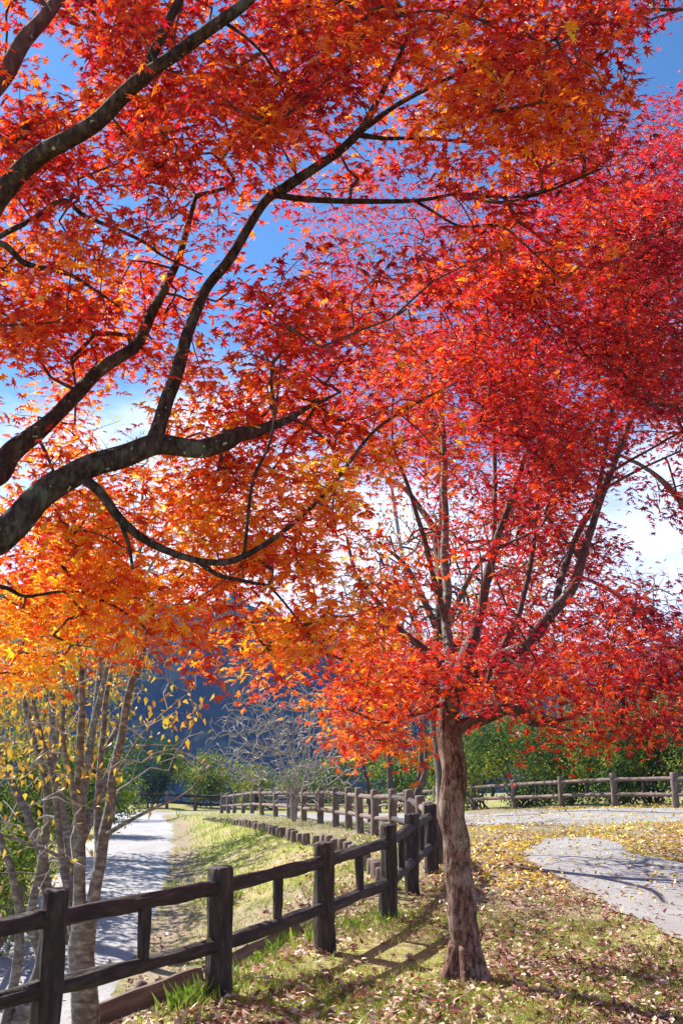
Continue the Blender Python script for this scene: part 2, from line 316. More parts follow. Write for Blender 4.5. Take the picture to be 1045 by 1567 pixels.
def grow(targets, nodes, nrad, wig=.07):
    """attach each spray to the nearest point of the limbs, directly or through a nearer spray"""
    nodes = [np.array(n, float) for n in nodes]; par = [-1] * len(nodes); base = len(nodes)
    arr = np.array(nodes); tg = np.array(targets); order = np.argsort([np.min(np.linalg.norm(arr - q, axis=1)) for q in tg])
    A = np.zeros((base + 4 * len(tg), 3)); A[:base] = arr; n = base; par = np.full(len(A), -1)
    for k in order:
        q = tg[k]; dv = A[:n] - q; dd = np.linalg.norm(dv, axis=1) + .35 * np.maximum(dv[:, 2], 0); i = int(np.argmin(dd))
        a = A[i]; L = np.linalg.norm(q - a)
        steps = 1 if L < .15 else (2 if L < .5 else 3); prev = i
        off = RS.normal(0, wig * L, 3); off[2] += .8 * wig * L
        for s in range(1, steps + 1):
            t_ = s / steps; A[n] = a + (q - a) * t_ + off * math.sin(math.pi * t_); par[n] = prev; prev = n; n += 1
    cnt = np.zeros(n)
    for i in range(n - 1, base - 1, -1):
        cnt[i] += 1
        if par[i] >= base: cnt[par[i]] += cnt[i]
    return A[:n], par[:n], cnt, base
def twig_mesh(mb, A, par, cnt, base, r0=.0028, mx=.02, sides=5):
    for i in range(base, len(A)):
        a, b_ = A[par[i]], A[i]; r1 = min(mx, r0 * math.sqrt(cnt[i])); ra = min(mx, r0 * math.sqrt(cnt[par[i]])) if par[i] >= base else r1 * 1.25
        mb.add(*tube_geo([a, b_], [max(r1, min(ra, r1 * 1.4)), r1], sides, cap=False))

def density(rows):
    a = np.array([[int(c) for c in r.ljust(21, '0')] for r in rows], float); return a
def sample_map(a, n, x0=-250, x1=1250, y0=-220, y1=1140, edge=(True, True, True), pw=1.5):
    o = []
    while len(o) < n:
        x, y = RS.uniform(x0, x1), RS.uniform(y0, y1)
        fx, fy = x / 50 - .5, y / 50 - .5; cx_, cy_ = min(max(fx, 0), 19.999), min(max(fy, 0), a.shape[0] - 1.001)
        i, j = int(cy_), int(cx_); u, v_ = cx_ - j, cy_ - i
        d = (a[i, j] * (1 - u) + a[i, j + 1] * u) * (1 - v_) + (a[i + 1, j] * (1 - u) + a[i + 1, j + 1] * u) * v_
        if x < 0 and not edge[0]: d = 0
        if x > 1045 and not edge[1]: d = 0
        if y < 0 and not edge[2]: d = 0
        if x < 0 or x > 1045 or y < 0: d *= .6
        if RS.rand() < (d / 9) ** pw: o.append((x, y))
    return o
def sprays(cl, R0, n, size, toneF, mb, tpl, thick=.07, face=.25):
    """flat layered sprays of leaves; cl = list of (centre, px, py)"""
    for c, px, py in cl:
        k = max(5, int(n * RS.uniform(.6, 1.4))); rad = R0 * RS.uniform(.65, 1.25)
        out_ = norm(np.array([RS.normal(), RS.normal(), 0]))
        a = RS.uniform(0, 2 * math.pi, k); rr = rad * np.sqrt(RS.uniform(0, 1, k)); el_ = RS.uniform(.6, 1)
        off = np.stack([rr * np.cos(a), rr * np.sin(a) * el_, RS.normal(0, thick, k) - .25 * rr * rr / rad], -1)
        tilt = norm(np.array([RS.normal(0, .25), RS.normal(0, .25), 1.0]))
        off += -np.outer(off[:, 0] * tilt[0] + off[:, 1] * tilt[1], [0, 0, 1])
        nrm = tilt + RS.normal(0, .42, (k, 3)); nrm[:, 1] -= face
        dr = off * np.array([1, 1, .3]) / rad + RS.normal(0, .5, (k, 3)); dr[:, 2] -= .35
        t0 = toneF(px, py); tn = np.clip(t0 + RS.normal(0, .07) + RS.normal(0, .05, k), 0.02, 1)
        add_leaves(mb, tpl, np.array(c) + off, nrm, dr, size * RS.uniform(.5, 1.3, k), tn)

LIMBS = {}
GAPS = [(100, 95, 48), (418, 395, 42), (535, 150, 20), (575, 815, 40), (622, 765, 26), (968, 668, 34), (990, 850, 52), (1015, 80, 60), (905, 590, 12), (708, 880, 22), (345, 215, 14), (640, 475, 22), (185, 600, 34), (245, 640, 26), (925, 770, 26), (60, 570, 20), (410, 915, 22), (945, 720, 18), (720, 800, 14), (545, 900, 22)]
def skip(px, py, c, d0=0):
    """openings in the crowns, and the side from which the sun reaches the main trunk"""
    for a, b_, r in GAPS:
        if (px - a) ** 2 + (py - b_) ** 2 < (r + d0) ** 2: return RS.rand() < .8
    dx, dy = c[0] - .95, c[1] - 7.1; t_ = dx * -.765 + dy * .644; pr = abs(dx * .644 + dy * .765)
    return t_ > .25 and pr < .42 and -.1 < c[2] - .9 * t_ < 1.75
def behind(x, y, d, limbs, rng, pr=.85):
    """keep sprays off the camera side of the big limbs, where the tree has few leaves"""
    for arr in limbs:
        q = np.hypot(arr[:, 0] - x, arr[:, 1] - y); i = int(np.argmin(q))
        if q[i] < rng and d < arr[i, 2] + .25 and RS.rand() < pr: d = arr[i, 2] + RS.uniform(.28, 1.3)
    return d
def bark2(name, dark, mid_, light, crack=.5, patch=(.3, .3, .24), pth=.6):
    m, t, o = mat(name); p = N(t, 'ShaderNodeBsdfPrincipled'); t.links.new(p.outputs[0], o.inputs[0]); p.inputs['Roughness'].default_value = .9; p.inputs['Specular IOR Level'].default_value = .2
    a = noise_n(t, 30, 9, .68, st=(1, 1, .45)); c = noise_n(t, 17, 5, .5, st=(1, 1, .13)); big = noise_n(t, 5, 5, .62); sp = noise_n(t, 38, 3, .5)
    r = ramp(t, [(.32, dark), (.48, mid_), (.72, light)], a.outputs[0])
    bl = ramp(t, [(pth - .06, (0, 0, 0)), (pth + .04, (1, 1, 1))], big.outputs[0]); x = N(t, 'ShaderNodeMixRGB'); x.inputs['Color2'].default_value = (*patch, 1); mu = N(t, 'ShaderNodeMath', operation='MULTIPLY'); mu.inputs[1].default_value = .55
    t.links.new(bl.outputs[0], mu.inputs[0]); t.links.new(mu.outputs[0], x.inputs['Fac']); t.links.new(r.outputs[0], x.inputs['Color1'])
    s2 = ramp(t, [(.68, (0, 0, 0)), (.71, (1, 1, 1))], sp.outputs[0]); x3 = N(t, 'ShaderNodeMixRGB'); x3.inputs['Color2'].default_value = (.45, .43, .35, 1); t.links.new(s2.outputs[0], x3.inputs['Fac']); t.links.new(x.outputs[0], x3.inputs['Color1'])
    ck = ramp(t, [(.478, (1, 1, 1)), (.497, (.22, .2, .2)), (.503, (.22, .2, .2)), (.522, (1, 1, 1))], c.outputs[0]); x2 = N(t, 'ShaderNodeMixRGB', blend_type='MULTIPLY'); x2.inputs['Fac'].default_value = crack
    t.links.new(x3.outputs[0], x2.inputs['Color1']); t.links.new(ck.outputs[0], x2.inputs['Color2']); t.links.new(x2.outputs[0], p.inputs['Base Color'])
    h = N(t, 'ShaderNodeMath', operation='MULTIPLY'); t.links.new(a.outputs[0], h.inputs[0]); t.links.new(ck.outputs[0], h.inputs[1]); b = N(t, 'ShaderNodeBump'); b.inputs['Strength'].default_value = .9; b.inputs['Distance'].default_value = .02
    t.links.new(h.outputs[0], b.inputs['Height']); t.links.new(b.outputs[0], p.inputs['Normal']); return m
M['maple_bark'] = bark2('maple_bark', (.03, .016, .012), (.14, .072, .053), (.34, .24, .2), .9, (.38, .32, .27), .56)
M['limb_bark'] = bark2('limb_bark', (.012, .008, .007), (.045, .027, .021), (.12, .09, .072), .5, (.13, .13, .1), .6)
def limb(parent, ctrl, name='branch', mtl='limb_bark', sides=12, per=7, wob=.22, ridges=0.0, nodes=None, seed=0):
    """ctrl = (px, py, depth, width_px)"""
    if max(c[3] for c in ctrl) >= 10: LIMBS.setdefault(parent.name, []).append(np.array([q for c_, q in zip(np.repeat([c[3] for c in ctrl], 8), smooth_line([(c[0], c[1], c[2]) for c in ctrl], 8)) if c_ > 9.5]))
    pts = [tuple(P(a, b_, d)) for a, b_, d, w_ in ctrl]; rad = [.5 * w_ / FPX * d for a, b_, d, w_ in ctrl]
    s = smooth_line(pts, per); r = np.interp(np.linspace(0, len(rad) - 1, len(s)), range(len(rad)), rad)
    al = np.concatenate([[0], np.cumsum(np.linalg.norm(np.diff(s, axis=0), axis=1))])
    jit = np.array([[mnoise.noise(Vector((q * 3.2, seed, k * 9.1))) for k in range(3)] for q in al]) * np.minimum(r, .06)[:, None] * .6
    s = s + jit
    mb = MB(); mb.add(*tube_geo(s, r, sides, True, wob, ridges, seed)); o = mb.build(name, M[mtl], parent)
    if nodes is not None: nodes.extend([tuple(q) for q in s[2::3]] + [tuple(s[-1])])
    return o

# ------------------------------------------------------------------ fences
def log_mesh(name, L, r, matr, seed, sides=16, per=.05, taper=.0, ridges=.35, wob=.1):
    n = max(4, int(L / per)); z = np.linspace(0, L, n); rr = np.full(n, r) * (1 - taper * z / L)
    z = np.concatenate([z, [L + .012, L + .016]]); rr = np.concatenate([rr, [rr[-1] * .9, rr[-1] * .6]])
    v, f = tube_geo(np.stack([z * 0, z * 0, z], 1), rr, sides, True, wob, ridges, seed, rz=1.6)
    m_ = MB(); m_.add(v, f); return m_.mesh(name, matr)
POSTS = {}
def piece(name, parent, a, b_, r, matr, key, tilt=0):
    """round log from a to b"""
    a, b_ = Vector(a), Vector(b_); d = b_ - a; L = d.length; k = (key, round(L, 1), random.randint(0, 2), r)
    if k not in POSTS: POSTS[k] = (log_mesh(name, L, r, M[matr], len(POSTS), sides=26 if matr == 'post' else 10, per=.035 if matr == 'post' else .1, ridges=.7 if matr == 'post' else .35), L)
    me, L0 = POSTS[k]; ob = bpy.data.objects.new(name, me); sc.collection.objects.link(ob)
    q = d.to_track_quat('Z', 'Y'); ob.rotation_mode = 'QUATERNION'; ob.rotation_quaternion = q @ Matrix.Rotation(random.uniform(0, 6.28), 3, 'Z').to_quaternion()
    ob.scale = (1, 1, L / L0)
    ob.parent = parent; ob.location = a - parent.location; return ob
def fence(label, pts, group=None, H=.83, rp=.078, rr=.045, rb=.033, rails=(.33, .70), balu=None, matr='post', lean=.01, ends=(True, True)):
    root = empty('rail_fence', pts[len(pts) // 2], label, 'fence', group)
    tops = []
    for i, p in enumerate(pts):
        p = Vector(p); l = Vector((random.gauss(0, lean), random.gauss(0, lean), 0)); h = H * random.uniform(.98, 1.02); tops.append(l)
        piece('post', root, p - Vector((0, 0, .22)), p + Vector((0, 0, h)) + l, rp, matr, 'post')
    for i in range(len(pts) - 1):
        a, b_ = Vector(pts[i]), Vector(pts[i + 1]); rot = []
        for hgt in rails:
            A = a + Vector((0, 0, hgt + random.uniform(-.01, .01))) + tops[i] * hgt; B = b_ + Vector((0, 0, hgt + random.uniform(-.01, .01))) + tops[i + 1] * hgt
            piece('rail', root, A, B, rr, matr, 'rail'); rot.append((A, B))
        if balu is None or balu[i]:
            A = (rot[0][0] + rot[0][1]) / 2; B = (rot[1][0] + rot[1][1]) / 2
            piece('baluster', root, A, B, rb, matr, 'baluster')
    return root
A_ = [(-2.62, 4.45), (-1.66, 5.65), (-.83, 6.77), (-.12, 8.04), (.46, 9.36), (.78, 10.75), (1.12, 12.2)]
fence('near dark brown log rail fence running from the lower left corner toward the maple trunk', [(x, y, hz(x, y) if y > 6 else 0.0) for x, y in A_], rp=.076, rr=.045)
Bp = [(646, 13.9), (627, 15.3), (600, 16.8), (573, 17.6), (552, 18.6), (534, 19.7), (514, 21), (490, 22.8), (465, 25), (443, 27), (422, 29), (402, 31), (386, 33), (372, 35), (359, 37), (350, 38.7), (340, 40)]
bpts = [(1.16, 12.55, hz(1.16, 12.55))] + [tuple(at(a, d)) for a, d in Bp]
fence('long curved fence of many close weathered posts between the grass slope and the grey road', bpts, matr='far_post', rp=.075, rr=.045, balu=[0] * 20, lean=.02)
Cp = [(1120, 21.8), (1033, 23), (940, 24.5), (859, 26.3), (786, 28.5), (723, 31), (665, 33.5), (620, 36), (580, 38.5), (545, 41), (515, 43), (485, 45), (455, 46.5), (420, 48), (390, 49)]
fence('weathered two-rail fence beyond the road in front of the green thicket', [tuple(at(a, d)) for a, d in Cp], matr='far_post', rp=.085, rr=.05)
fence('shaded brown fence at the far end of the gravel path below the dark evergreen', [tuple(at(a, d)) for a, d in [(345, 48.5), (300, 48.5), (256, 48), (213, 47.5), (170, 47)]], matr='post', rp=.085, rr=.055)
fence('grey weathered rail fence piece at the lower left edge beyond the gravel path', [(-3.2, 8.4, hz(-3.2, 8.4)), (-3.75, 10.3, hz(-3.75, 10.3)), (-4.15, 12.6, hz(-4.15, 12.6))], matr='far_post', H=.7, rails=(.25, .55), rp=.07, rr=.035)

# log stakes edging the top of the slope
root = empty('log_edging', (-.85, 17, hz(-.85, 17)), 'curved row of short upright log stakes along the top of the grassy slope', 'edging')
ec = smooth_line([(.55, 10.9, 0), (.42, 12.2, 0), (.2, 13.9, 0), (-.4, 15.6, 0), (-.9, 17, 0), (-2.2, 21.8, 0), (-3.9, 27.5, 0)], 60)[:, :2]
sl_ = np.concatenate([[0], np.cumsum(np.linalg.norm(np.diff(ec, axis=0), axis=1))]); k = 0; s = 0
smesh = [log_mesh('log_stake', .52, .066, M['far_post'], 40 + q, sides=12, per=.08, ridges=.2) for q in range(3)]
while s < sl_[-1] and k < 70:
    x, y = np.interp(s, sl_, ec[:, 0]), np.interp(s, sl_, ec[:, 1]); ob = bpy.data.objects.new('log_stake', smesh[k % 3]); sc.collection.objects.link(ob)
    ob.parent = root; ob.location = Vector((x - .02, y, hz(x, y) - .33 - .011 * max(0, y - 14) + random.uniform(-.03, .03))) - root.location; ob.rotation_euler = (random.gauss(0, .04), random.gauss(0, .04), random.uniform(0, 6)); k += 1; s += .2 + .008 * y
# boards and a stump on the slope beside the near fence
def board(name, a, b_, wd, th, label, cat):
    a, b_ = Vector(a), Vector(b_); d = b_ - a; L = d.length; n = 14; mb = MB(); vs = []
    for i in range(n + 1):
        z = i / n * L; k1 = .012 * mnoise.noise(Vector((z * 3, 1, wd * 9)))
        for (u, v_) in ((-wd / 2, -th / 2), (wd / 2, -th / 2), (wd / 2, th / 2), (-wd / 2, th / 2)):
            e = 1 if 0 < i < n else .88
            vs.append((z + random.uniform(-.03, .03) * (i in (0, n)), th * 0 + v_ * e + k1, u * e + k1))
    f = [(i * 4 + j, i * 4 + (j + 1) % 4, i * 4 + 4 + (j + 1) % 4, i * 4 + 4 + j) for i in range(n) for j in range(4)]
    mb.add(vs, [f, [(3, 2, 1, 0), (n * 4, n * 4 + 1, n * 4 + 2, n * 4 + 3)]]); ob = mb.build(name, M['plank'], smooth=False)
    ob.location = a; ob.rotation_mode = 'QUATERNION'; ob.rotation_quaternion = d.to_track_quat('X', 'Z'); return tag(ob, label, cat)
def gat(px, py, dz=0):
    p_ = Gp(px, py); p_.z += dz; return p_
board('retaining_board', gat(140, 1572, .08), gat(312, 1502, .06), .2, .05, 'long weathered board laid along the slope below the second fence post', 'board')
board('retaining_board', gat(318, 1500, .05), gat(462, 1428, .05), .16, .05, 'brown board half sunk in grass behind the third fence post', 'board')
board('broken_plank', gat(240, 1512, .03), gat(290, 1508, .03), .12, .04, 'short broken plank lying above the long board on the slope', 'plank')
p_ = gat(218, 1530); mb = MB(); mb.add(*tube_geo([p_ - Vector((0, 0, .1)), p_ + Vector((-.01, 0, .06)), p_ + Vector((-.03, .01, .13)), p_ + Vector((-.05, .01, .17))], [.08, .075, .06, .025], 10, True, .5, .5, 3))
tag(mb.build('wood_stub', M['far_post'], origin=p_), 'jagged brown wood stub sticking out of the slope beside the long board', 'stump')

# ------------------------------------------------------------------ maple A: orange maple reaching in from the left
mapA = density([
 "837998888899999998785", "713999988889999997620", "636999998867999998510", "877999999947999998420",
 "889999879853689997531", "899999867763468886532", "899999865432248888753", "999988852321137886410",
 "999887772421146774200", "998776699852134432100", "899756799974322210000", "677766799986531000000",
 "566656789998630000000", "555556777998750000000", "556667789997420000000", "678877899997210000000",
 "899988999997200000000", "899999999986300000000", "899999654774500000000", "887368788876400000000",
 "981003967433100000000", "310000200000000000000", "000000000000000000000"])
def depthA(px, py):
    lo_ = np.interp(py, [-500, -60, 300, 600, 1100], [3.2, 3.3, 3.6, 4.2, 4.9]); hi_ = np.interp(py, [-500, -60, 300, 600, 1100], [6.2, 5.8, 5.7, 6.3, 6.6])
    return RS.uniform(lo_, hi_)
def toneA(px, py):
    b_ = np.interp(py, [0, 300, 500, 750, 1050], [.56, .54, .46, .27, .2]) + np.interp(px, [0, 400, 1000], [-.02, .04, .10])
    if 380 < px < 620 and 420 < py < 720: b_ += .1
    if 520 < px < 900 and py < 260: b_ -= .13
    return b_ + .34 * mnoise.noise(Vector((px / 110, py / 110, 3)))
base = Vector((-2.75, 4.3, hz(-2.75, 4.3)))
rA = empty('orange_maple', base, 'orange maple at the left edge whose thick dark limbs reach in overhead', 'maple tree')
mb = MB(); tp = smooth_line([base - Vector((0, 0, .3)), base + Vector((0, 0, .1)), base + Vector((.02, .02, .9)), base + Vector((.1, 0, 1.7)), base + Vector((.1, .02, 2.6)), base + Vector((.0, .1, 4.2)), base + Vector((-.1, .1, 6))], 8)
mb.add(*tube_geo(tp, np.interp(np.linspace(0, 1, len(tp)), [0, .1, .3, .6, 1], [.27, .2, .15, .13, .05]), 20, True, .2, .12, 5)); mb.build('trunk', M['limb_bark'], rA)
nA = [tuple(q) for q in tp[::4]]
def inA(px, py, d): return (px, py, d)
x0 = tuple(base + Vector((.05, 0, 1.75)))
L0 = limb
def L(parent, ctrl, **k): return L0(parent, [(a, b_, d, w_ * .88) for a, b_, d, w_ in ctrl], **k)
def fromtrunk(z):   # pixel of the trunk axis at height z, so limbs start in the trunk
    a = base + Vector((.08, .02, z)); y = a.y; s_ = (a.z - CH) / y; v_ = (s_ * CP - SP) / (CP + s_ * SP)
    yy = (CP - v_ * SP); return (522.5 + a.x / y * yy * FPX, 783.5 - v_ * FPX, y)
t1 = fromtrunk(1.75); t2 = fromtrunk(2.0); t3 = fromtrunk(3.2); t4 = fromtrunk(4.0); t5 = fromtrunk(2.9)
L(rA, [(*t1, 62), (-90, 900, 4.2, 58), (0, 826, 4.2, 52), (60, 765, 4.25, 50), (130, 716, 4.3, 44), (200, 694, 4.35, 42), (243, 684, 4.4, 40), (300, 688, 4.5, 33), (350, 676, 4.6, 32), (375, 662, 4.75, 26), (425, 648, 5.0, 17), (470, 625, 5.3, 9), (520, 600, 5.6, 4)], nodes=nA, seed=1, sides=18, per=10, ridges=.1)
L(rA, [(228, 690, 4.38, 30), (243, 660, 4.42, 31), (260, 600, 4.5, 26), (282, 535, 4.6, 23), (312, 450, 4.7, 20), (352, 395, 4.75, 19), (405, 310, 4.8, 18), (432, 290, 4.8, 20), (480, 258, 4.75, 17), (545, 206, 4.7, 17), (575, 160, 4.7, 12), (610, 88, 4.6, 8), (640, 20, 4.5, 5)], nodes=nA, seed=2, sides=14, per=9)
L(rA, [(425, 298, 4.8, 13), (520, 308, 4.85, 10), (640, 306, 4.9, 8), (705, 297, 4.95, 6), (800, 300, 5, 5), (900, 260, 5, 3)], nodes=nA, seed=3)
L(rA, [(545, 206, 4.7, 12), (590, 212, 4.75, 8), (650, 212, 4.75, 7), (720, 218, 4.7, 6), (790, 226, 4.6, 4)], nodes=nA, seed=4)
L(rA, [(550, 200, 4.7, 13), (600, 165, 4.5, 10), (670, 128, 4.3, 8), (760, 90, 4.1, 6), (850, 60, 3.9, 4)], nodes=nA, seed=5)
L(rA, [(640, 310, 4.9, 6), (700, 345, 4.8, 5), (760, 345, 4.7, 5), (800, 372, 4.6, 4), (860, 430, 4.5, 3)], nodes=nA, seed=25)
L(rA, [(705, 297, 4.95, 5), (760, 310, 4.7, 6), (830, 295, 4.5, 5), (920, 258, 4.3, 4)], nodes=nA, seed=26)
L(rA, [(*t2, 50), (-60, 800, 4.6, 44), (0, 722, 4.8, 38), (22, 688, 4.85, 36), (80, 642, 4.9, 28), (112, 610, 4.95, 27), (160, 562, 5, 24), (208, 528, 5.05, 21), (232, 480, 5.1, 19), (252, 445, 5.1, 16), (278, 380, 5.2, 12), (300, 300, 5.3, 8)], nodes=nA, seed=6, sides=14, per=9)
L(rA, [(*t3, 50), (-60, 400, 4.1, 42), (0, 298, 4, 40), (60, 238, 3.9, 36), (150, 186, 3.8, 33), (212, 128, 3.7, 31), (244, 98, 3.65, 27), (300, 58, 3.6, 25), (360, 15, 3.5, 22), (420, -30, 3.5, 18), (560, -90, 3.5, 12)], nodes=nA, seed=7, sides=16, per=9)
L(rA, [(222, 115, 3.7, 22), (250, 48, 3.75, 20), (276, -5, 3.8, 17), (300, -90, 3.9, 10)], nodes=nA, seed=8)
L(rA, [(335, 28, 3.55, 9), (380, 60, 3.6, 6), (415, 100, 3.7, 5), (445, 170, 3.8, 3)], nodes=nA, seed=28)
L(rA, [(*t4, 42), (-60, 210, 4.4, 36), (0, 125, 4.5, 34), (40, 60, 4.55, 30), (95, -5, 4.6, 26), (160, -90, 4.8, 16)], nodes=nA, seed=9, mtl='red_limb')
L(rA, [(*t5, 30), (-60, 400, 4.4, 18), (0, 373, 4.4, 12), (40, 405, 4.45, 11), (100, 417, 4.5, 9), (140, 440, 4.5, 6), (184, 470, 4.6, 4)], nodes=nA, seed=10)
L(rA, [(-60, 395, 4.4, 14), (0, 362, 4.4, 11), (50, 335, 4.45, 10), (98, 306, 4.5, 9), (130, 330, 4.5, 9), (180, 352, 4.55, 8), (222, 372, 4.6, 7), (250, 392, 4.6, 5), (310, 420, 4.7, 3)], nodes=nA, seed=11)
L(rA, [(130, 735, 4.3, 18), (150, 752, 4.28, 17), (185, 795, 4.3, 16), (232, 833, 4.35, 14), (295, 856, 4.4, 12), (350, 860, 4.45, 12), (400, 836, 4.5, 10), (450, 800, 4.6, 9), (512, 738, 4.7, 8), (572, 660, 4.8, 6), (640, 615, 4.9, 4), (700, 585, 5, 3)], nodes=nA, seed=12, sides=12, per=9)
L(rA, [(374, 852, 4.48, 7), (378, 800, 4.4, 6), (388, 735, 4.4, 6), (412, 680, 4.4, 5), (424, 612, 4.45, 4), (430, 540, 4.5, 3)], nodes=nA, seed=13)
L(rA, [(300, 857, 4.4, 9), (335, 880, 4.5, 8), (385, 892, 4.7, 6), (420, 905, 4.9, 4), (480, 980, 5.3, 3)], nodes=nA, seed=14)
L(rA, [(-130, 880, 4.5, 14), (0, 897, 4.6, 8), (40, 912, 4.7, 6), (110, 905, 4.8, 5), (170, 925, 5, 4), (230, 965, 5.2, 3)], nodes=nA, seed=15)
L(rA, [(183, 795, 4.3, 8), (196, 830, 4.3, 7), (203, 870, 4.3, 5)], nodes=nA, seed=16)
clA = []
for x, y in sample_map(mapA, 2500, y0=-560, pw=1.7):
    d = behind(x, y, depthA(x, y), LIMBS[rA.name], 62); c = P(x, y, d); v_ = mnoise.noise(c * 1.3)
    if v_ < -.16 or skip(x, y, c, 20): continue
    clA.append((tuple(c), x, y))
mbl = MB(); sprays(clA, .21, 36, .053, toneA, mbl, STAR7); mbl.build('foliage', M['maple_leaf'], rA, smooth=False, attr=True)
AA, pa, cn, bs = grow([c for c, _, _ in clA], nA, None); mb = MB(); twig_mesh(mb, AA, pa, cn, bs, .0019, .014); mb.build('twigs', M['twig'], rA)

# ------------------------------------------------------------------ maple B: the crimson maple standing in the middle
mapB = density([
 "000000000000000000000", "000000000000000000000", "000000000000000000000", "000000000000000000112",
 "000000000000000002345", "000000000000000134677", "000000000000011346788", "000000000000123467889",
 "000000000001345678999", "000000000002567899999", "000000000002678999999", "000000000004789999999",
 "000000000004788998888", "000000000003776898874", "000000000004555788843", "000000000002455577856",
 "000000000002346677755", "000000000002346777622", "000000000013467888722", "000000000045678888889",
 "000000004567899998877", "000000000567894554566", "000000000037883023322"])
def depthB(px, py):
    if py > 930: return RS.uniform(5.2, 9.6 if px < 620 else 8.0)
    return RS.uniform(5.4, 10.6 if px < 860 else 9.2)
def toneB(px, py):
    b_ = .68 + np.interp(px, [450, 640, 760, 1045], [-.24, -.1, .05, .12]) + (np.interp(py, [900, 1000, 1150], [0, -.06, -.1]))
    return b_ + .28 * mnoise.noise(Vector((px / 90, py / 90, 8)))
L = limb
bB = Gp(712, 1500); rB = empty('red_maple', bB, 'crimson red maple with a reddish-brown trunk standing on the grass in the middle', 'maple tree'); nB = []
D = bB.y
def wl(px, py, w_, d=0): return (px, py, D + d, w_ * .8)
L(rB, [wl(714, 1560, 88), wl(713, 1507, 74), wl(711, 1488, 60), wl(709, 1450, 53), wl(705, 1390, 50), wl(702, 1340, 49), wl(697, 1280, 48), wl(694, 1226, 48), wl(690, 1170, 47), wl(688, 1125, 47), wl(687, 1090, 42), wl(690, 1055, 34)], name='trunk', mtl='maple_bark', sides=48, per=16, wob=.10, ridges=.07, seed=31)
# root flare
mbf = MB()
for a in range(6):
    an = a * 1.05 + .4; q = [bB + Vector((math.cos(an) * .05, math.sin(an) * .05, .22)), bB + Vector((math.cos(an) * .13, math.sin(an) * .13, .06)), bB + Vector((math.cos(an) * .22, math.sin(an) * .22, -.06))]
    mbf.add(*tube_geo(smooth_line(q, 5), np.linspace(.075, .03, 11), 10, True, .3, .2, a))
mbf.build('roots', M['maple_bark'], rB)
L(rB, [wl(688, 1088, 38), wl(692, 1055, 33), wl(715, 1035, 30, -.05), wl(760, 1012, 28, -.1), wl(800, 990, 27, -.1), wl(829, 957, 25, -.1), wl(850, 930, 22, -.05), wl(880, 888, 18), wl(905, 805, 15, .1), wl(935, 722, 13, .2), wl(965, 640, 11, .3), wl(995, 575, 8, .4), wl(1045, 500, 5, .5)], mtl='red_limb', nodes=nB, seed=32, sides=14, per=8)
L(rB, [wl(850, 925, 15), wl(862, 870, 13, .3), wl(890, 805, 12, .4), wl(912, 765, 11, .5), wl(925, 690, 9, .6), wl(940, 600, 8, .7), wl(947, 540, 7, .8), wl(925, 400, 4, .9)], mtl='red_limb', nodes=nB, seed=33)
L(rB, [wl(700, 1050, 26, .0), wl(712, 1000, 24, .2), wl(727, 965, 21, .3), wl(742, 900, 18, .3), wl(760, 825, 16, .35), wl(790, 738, 11, .4), wl(815, 660, 8, .5), wl(830, 560, 5, .6)], mtl='red_limb', nodes=nB, seed=34, sides=12)
L(rB, [wl(752, 850, 10, .35), wl(757, 770, 9, .5), wl(755, 650, 8, .6), wl(753, 560, 7, .7), wl(745, 430, 4, .8)], mtl='red_limb', nodes=nB, seed=35)
L(rB, [wl(692, 1060, 24, .1), wl(686, 990, 20, .5), wl(683, 940, 18, .6), wl(681, 860, 16, .7), wl(680, 740, 14, .8), wl(675, 640, 11, .9), wl(655, 560, 8, 1), wl(630, 500, 6, 1.1), wl(618, 430, 4, 1.2)], mtl='grey_bark', nodes=nB, seed=36, sides=12)
L(rB, [wl(684, 960, 13, .6), wl(668, 900, 11, .5), wl(650, 830, 10, .4), wl(625, 745, 8, .3), wl(600, 680, 6, .2)], mtl='red_limb', nodes=nB, seed=37)
L(rB, [wl(684, 1040, 18, .1), wl(650, 995, 15, .2), wl(606, 957, 12, .3), wl(575, 918, 10, .4), wl(545, 880, 8, .5), wl(530, 820, 5, .6)], mtl='red_limb', nodes=nB, seed=38)
L(rB, [wl(686, 1066, 13, -.05), wl(640, 1040, 10, -.2), wl(583, 1024, 8, -.4), wl(545, 1015, 7, -.5), wl(512, 1005, 6, -.6), wl(462, 992, 4, -.8)], mtl='red_limb', nodes=nB, seed=39)
L(rB, [wl(680, 1076, 9, -.1), wl(640, 1092, 6, -.3), wl(590, 1105, 5, -.5), wl(530, 1085, 3, -.7)], mtl='red_limb', nodes=nB, seed=40)
L(rB, [wl(690, 1125, 32, -.02), wl(712, 1112, 27, -.05), wl(740, 1100, 23, -.1), wl(775, 1087, 21, -.15), wl(800, 1090, 22, -.15), wl(812, 1107, 14, -.1), wl(850, 1105, 9, 0), wl(895, 1085, 7, .1), wl(912, 1050, 6, .1), wl(945, 1003, 5, .1), wl(985, 960, 3, .1)], mtl='red_limb', nodes=nB, seed=41, sides=14, per=8)
L(rB, [wl(812, 1100, 9, -.1), wl(870, 1117, 5, -.3), wl(930, 1120, 4, -.5), wl(1000, 1105, 3, -.6)], mtl='red_limb', nodes=nB, seed=42)
L(rB, [wl(700, 1060, 20), wl(755, 1010, 16, .2), wl(790, 950, 12, .4), wl(812, 860, 10, .5), wl(822, 770, 8, .6), wl(830, 700, 7, .7), wl(860, 560, 4, .8)], mtl='red_limb', nodes=nB, seed=43)
L(rB, [wl(935, 722, 7, .2), wl(990, 690, 5, 0), wl(1045, 660, 4, -.2), wl(1120, 640, 3, -.3)], mtl='red_limb', nodes=nB, seed=44)
L(rB, [wl(920, 750, 7, .2), wl(985, 715, 5, .5), wl(1040, 690, 4, .7)], mtl='red_limb', nodes=nB, seed=45)
clB = []
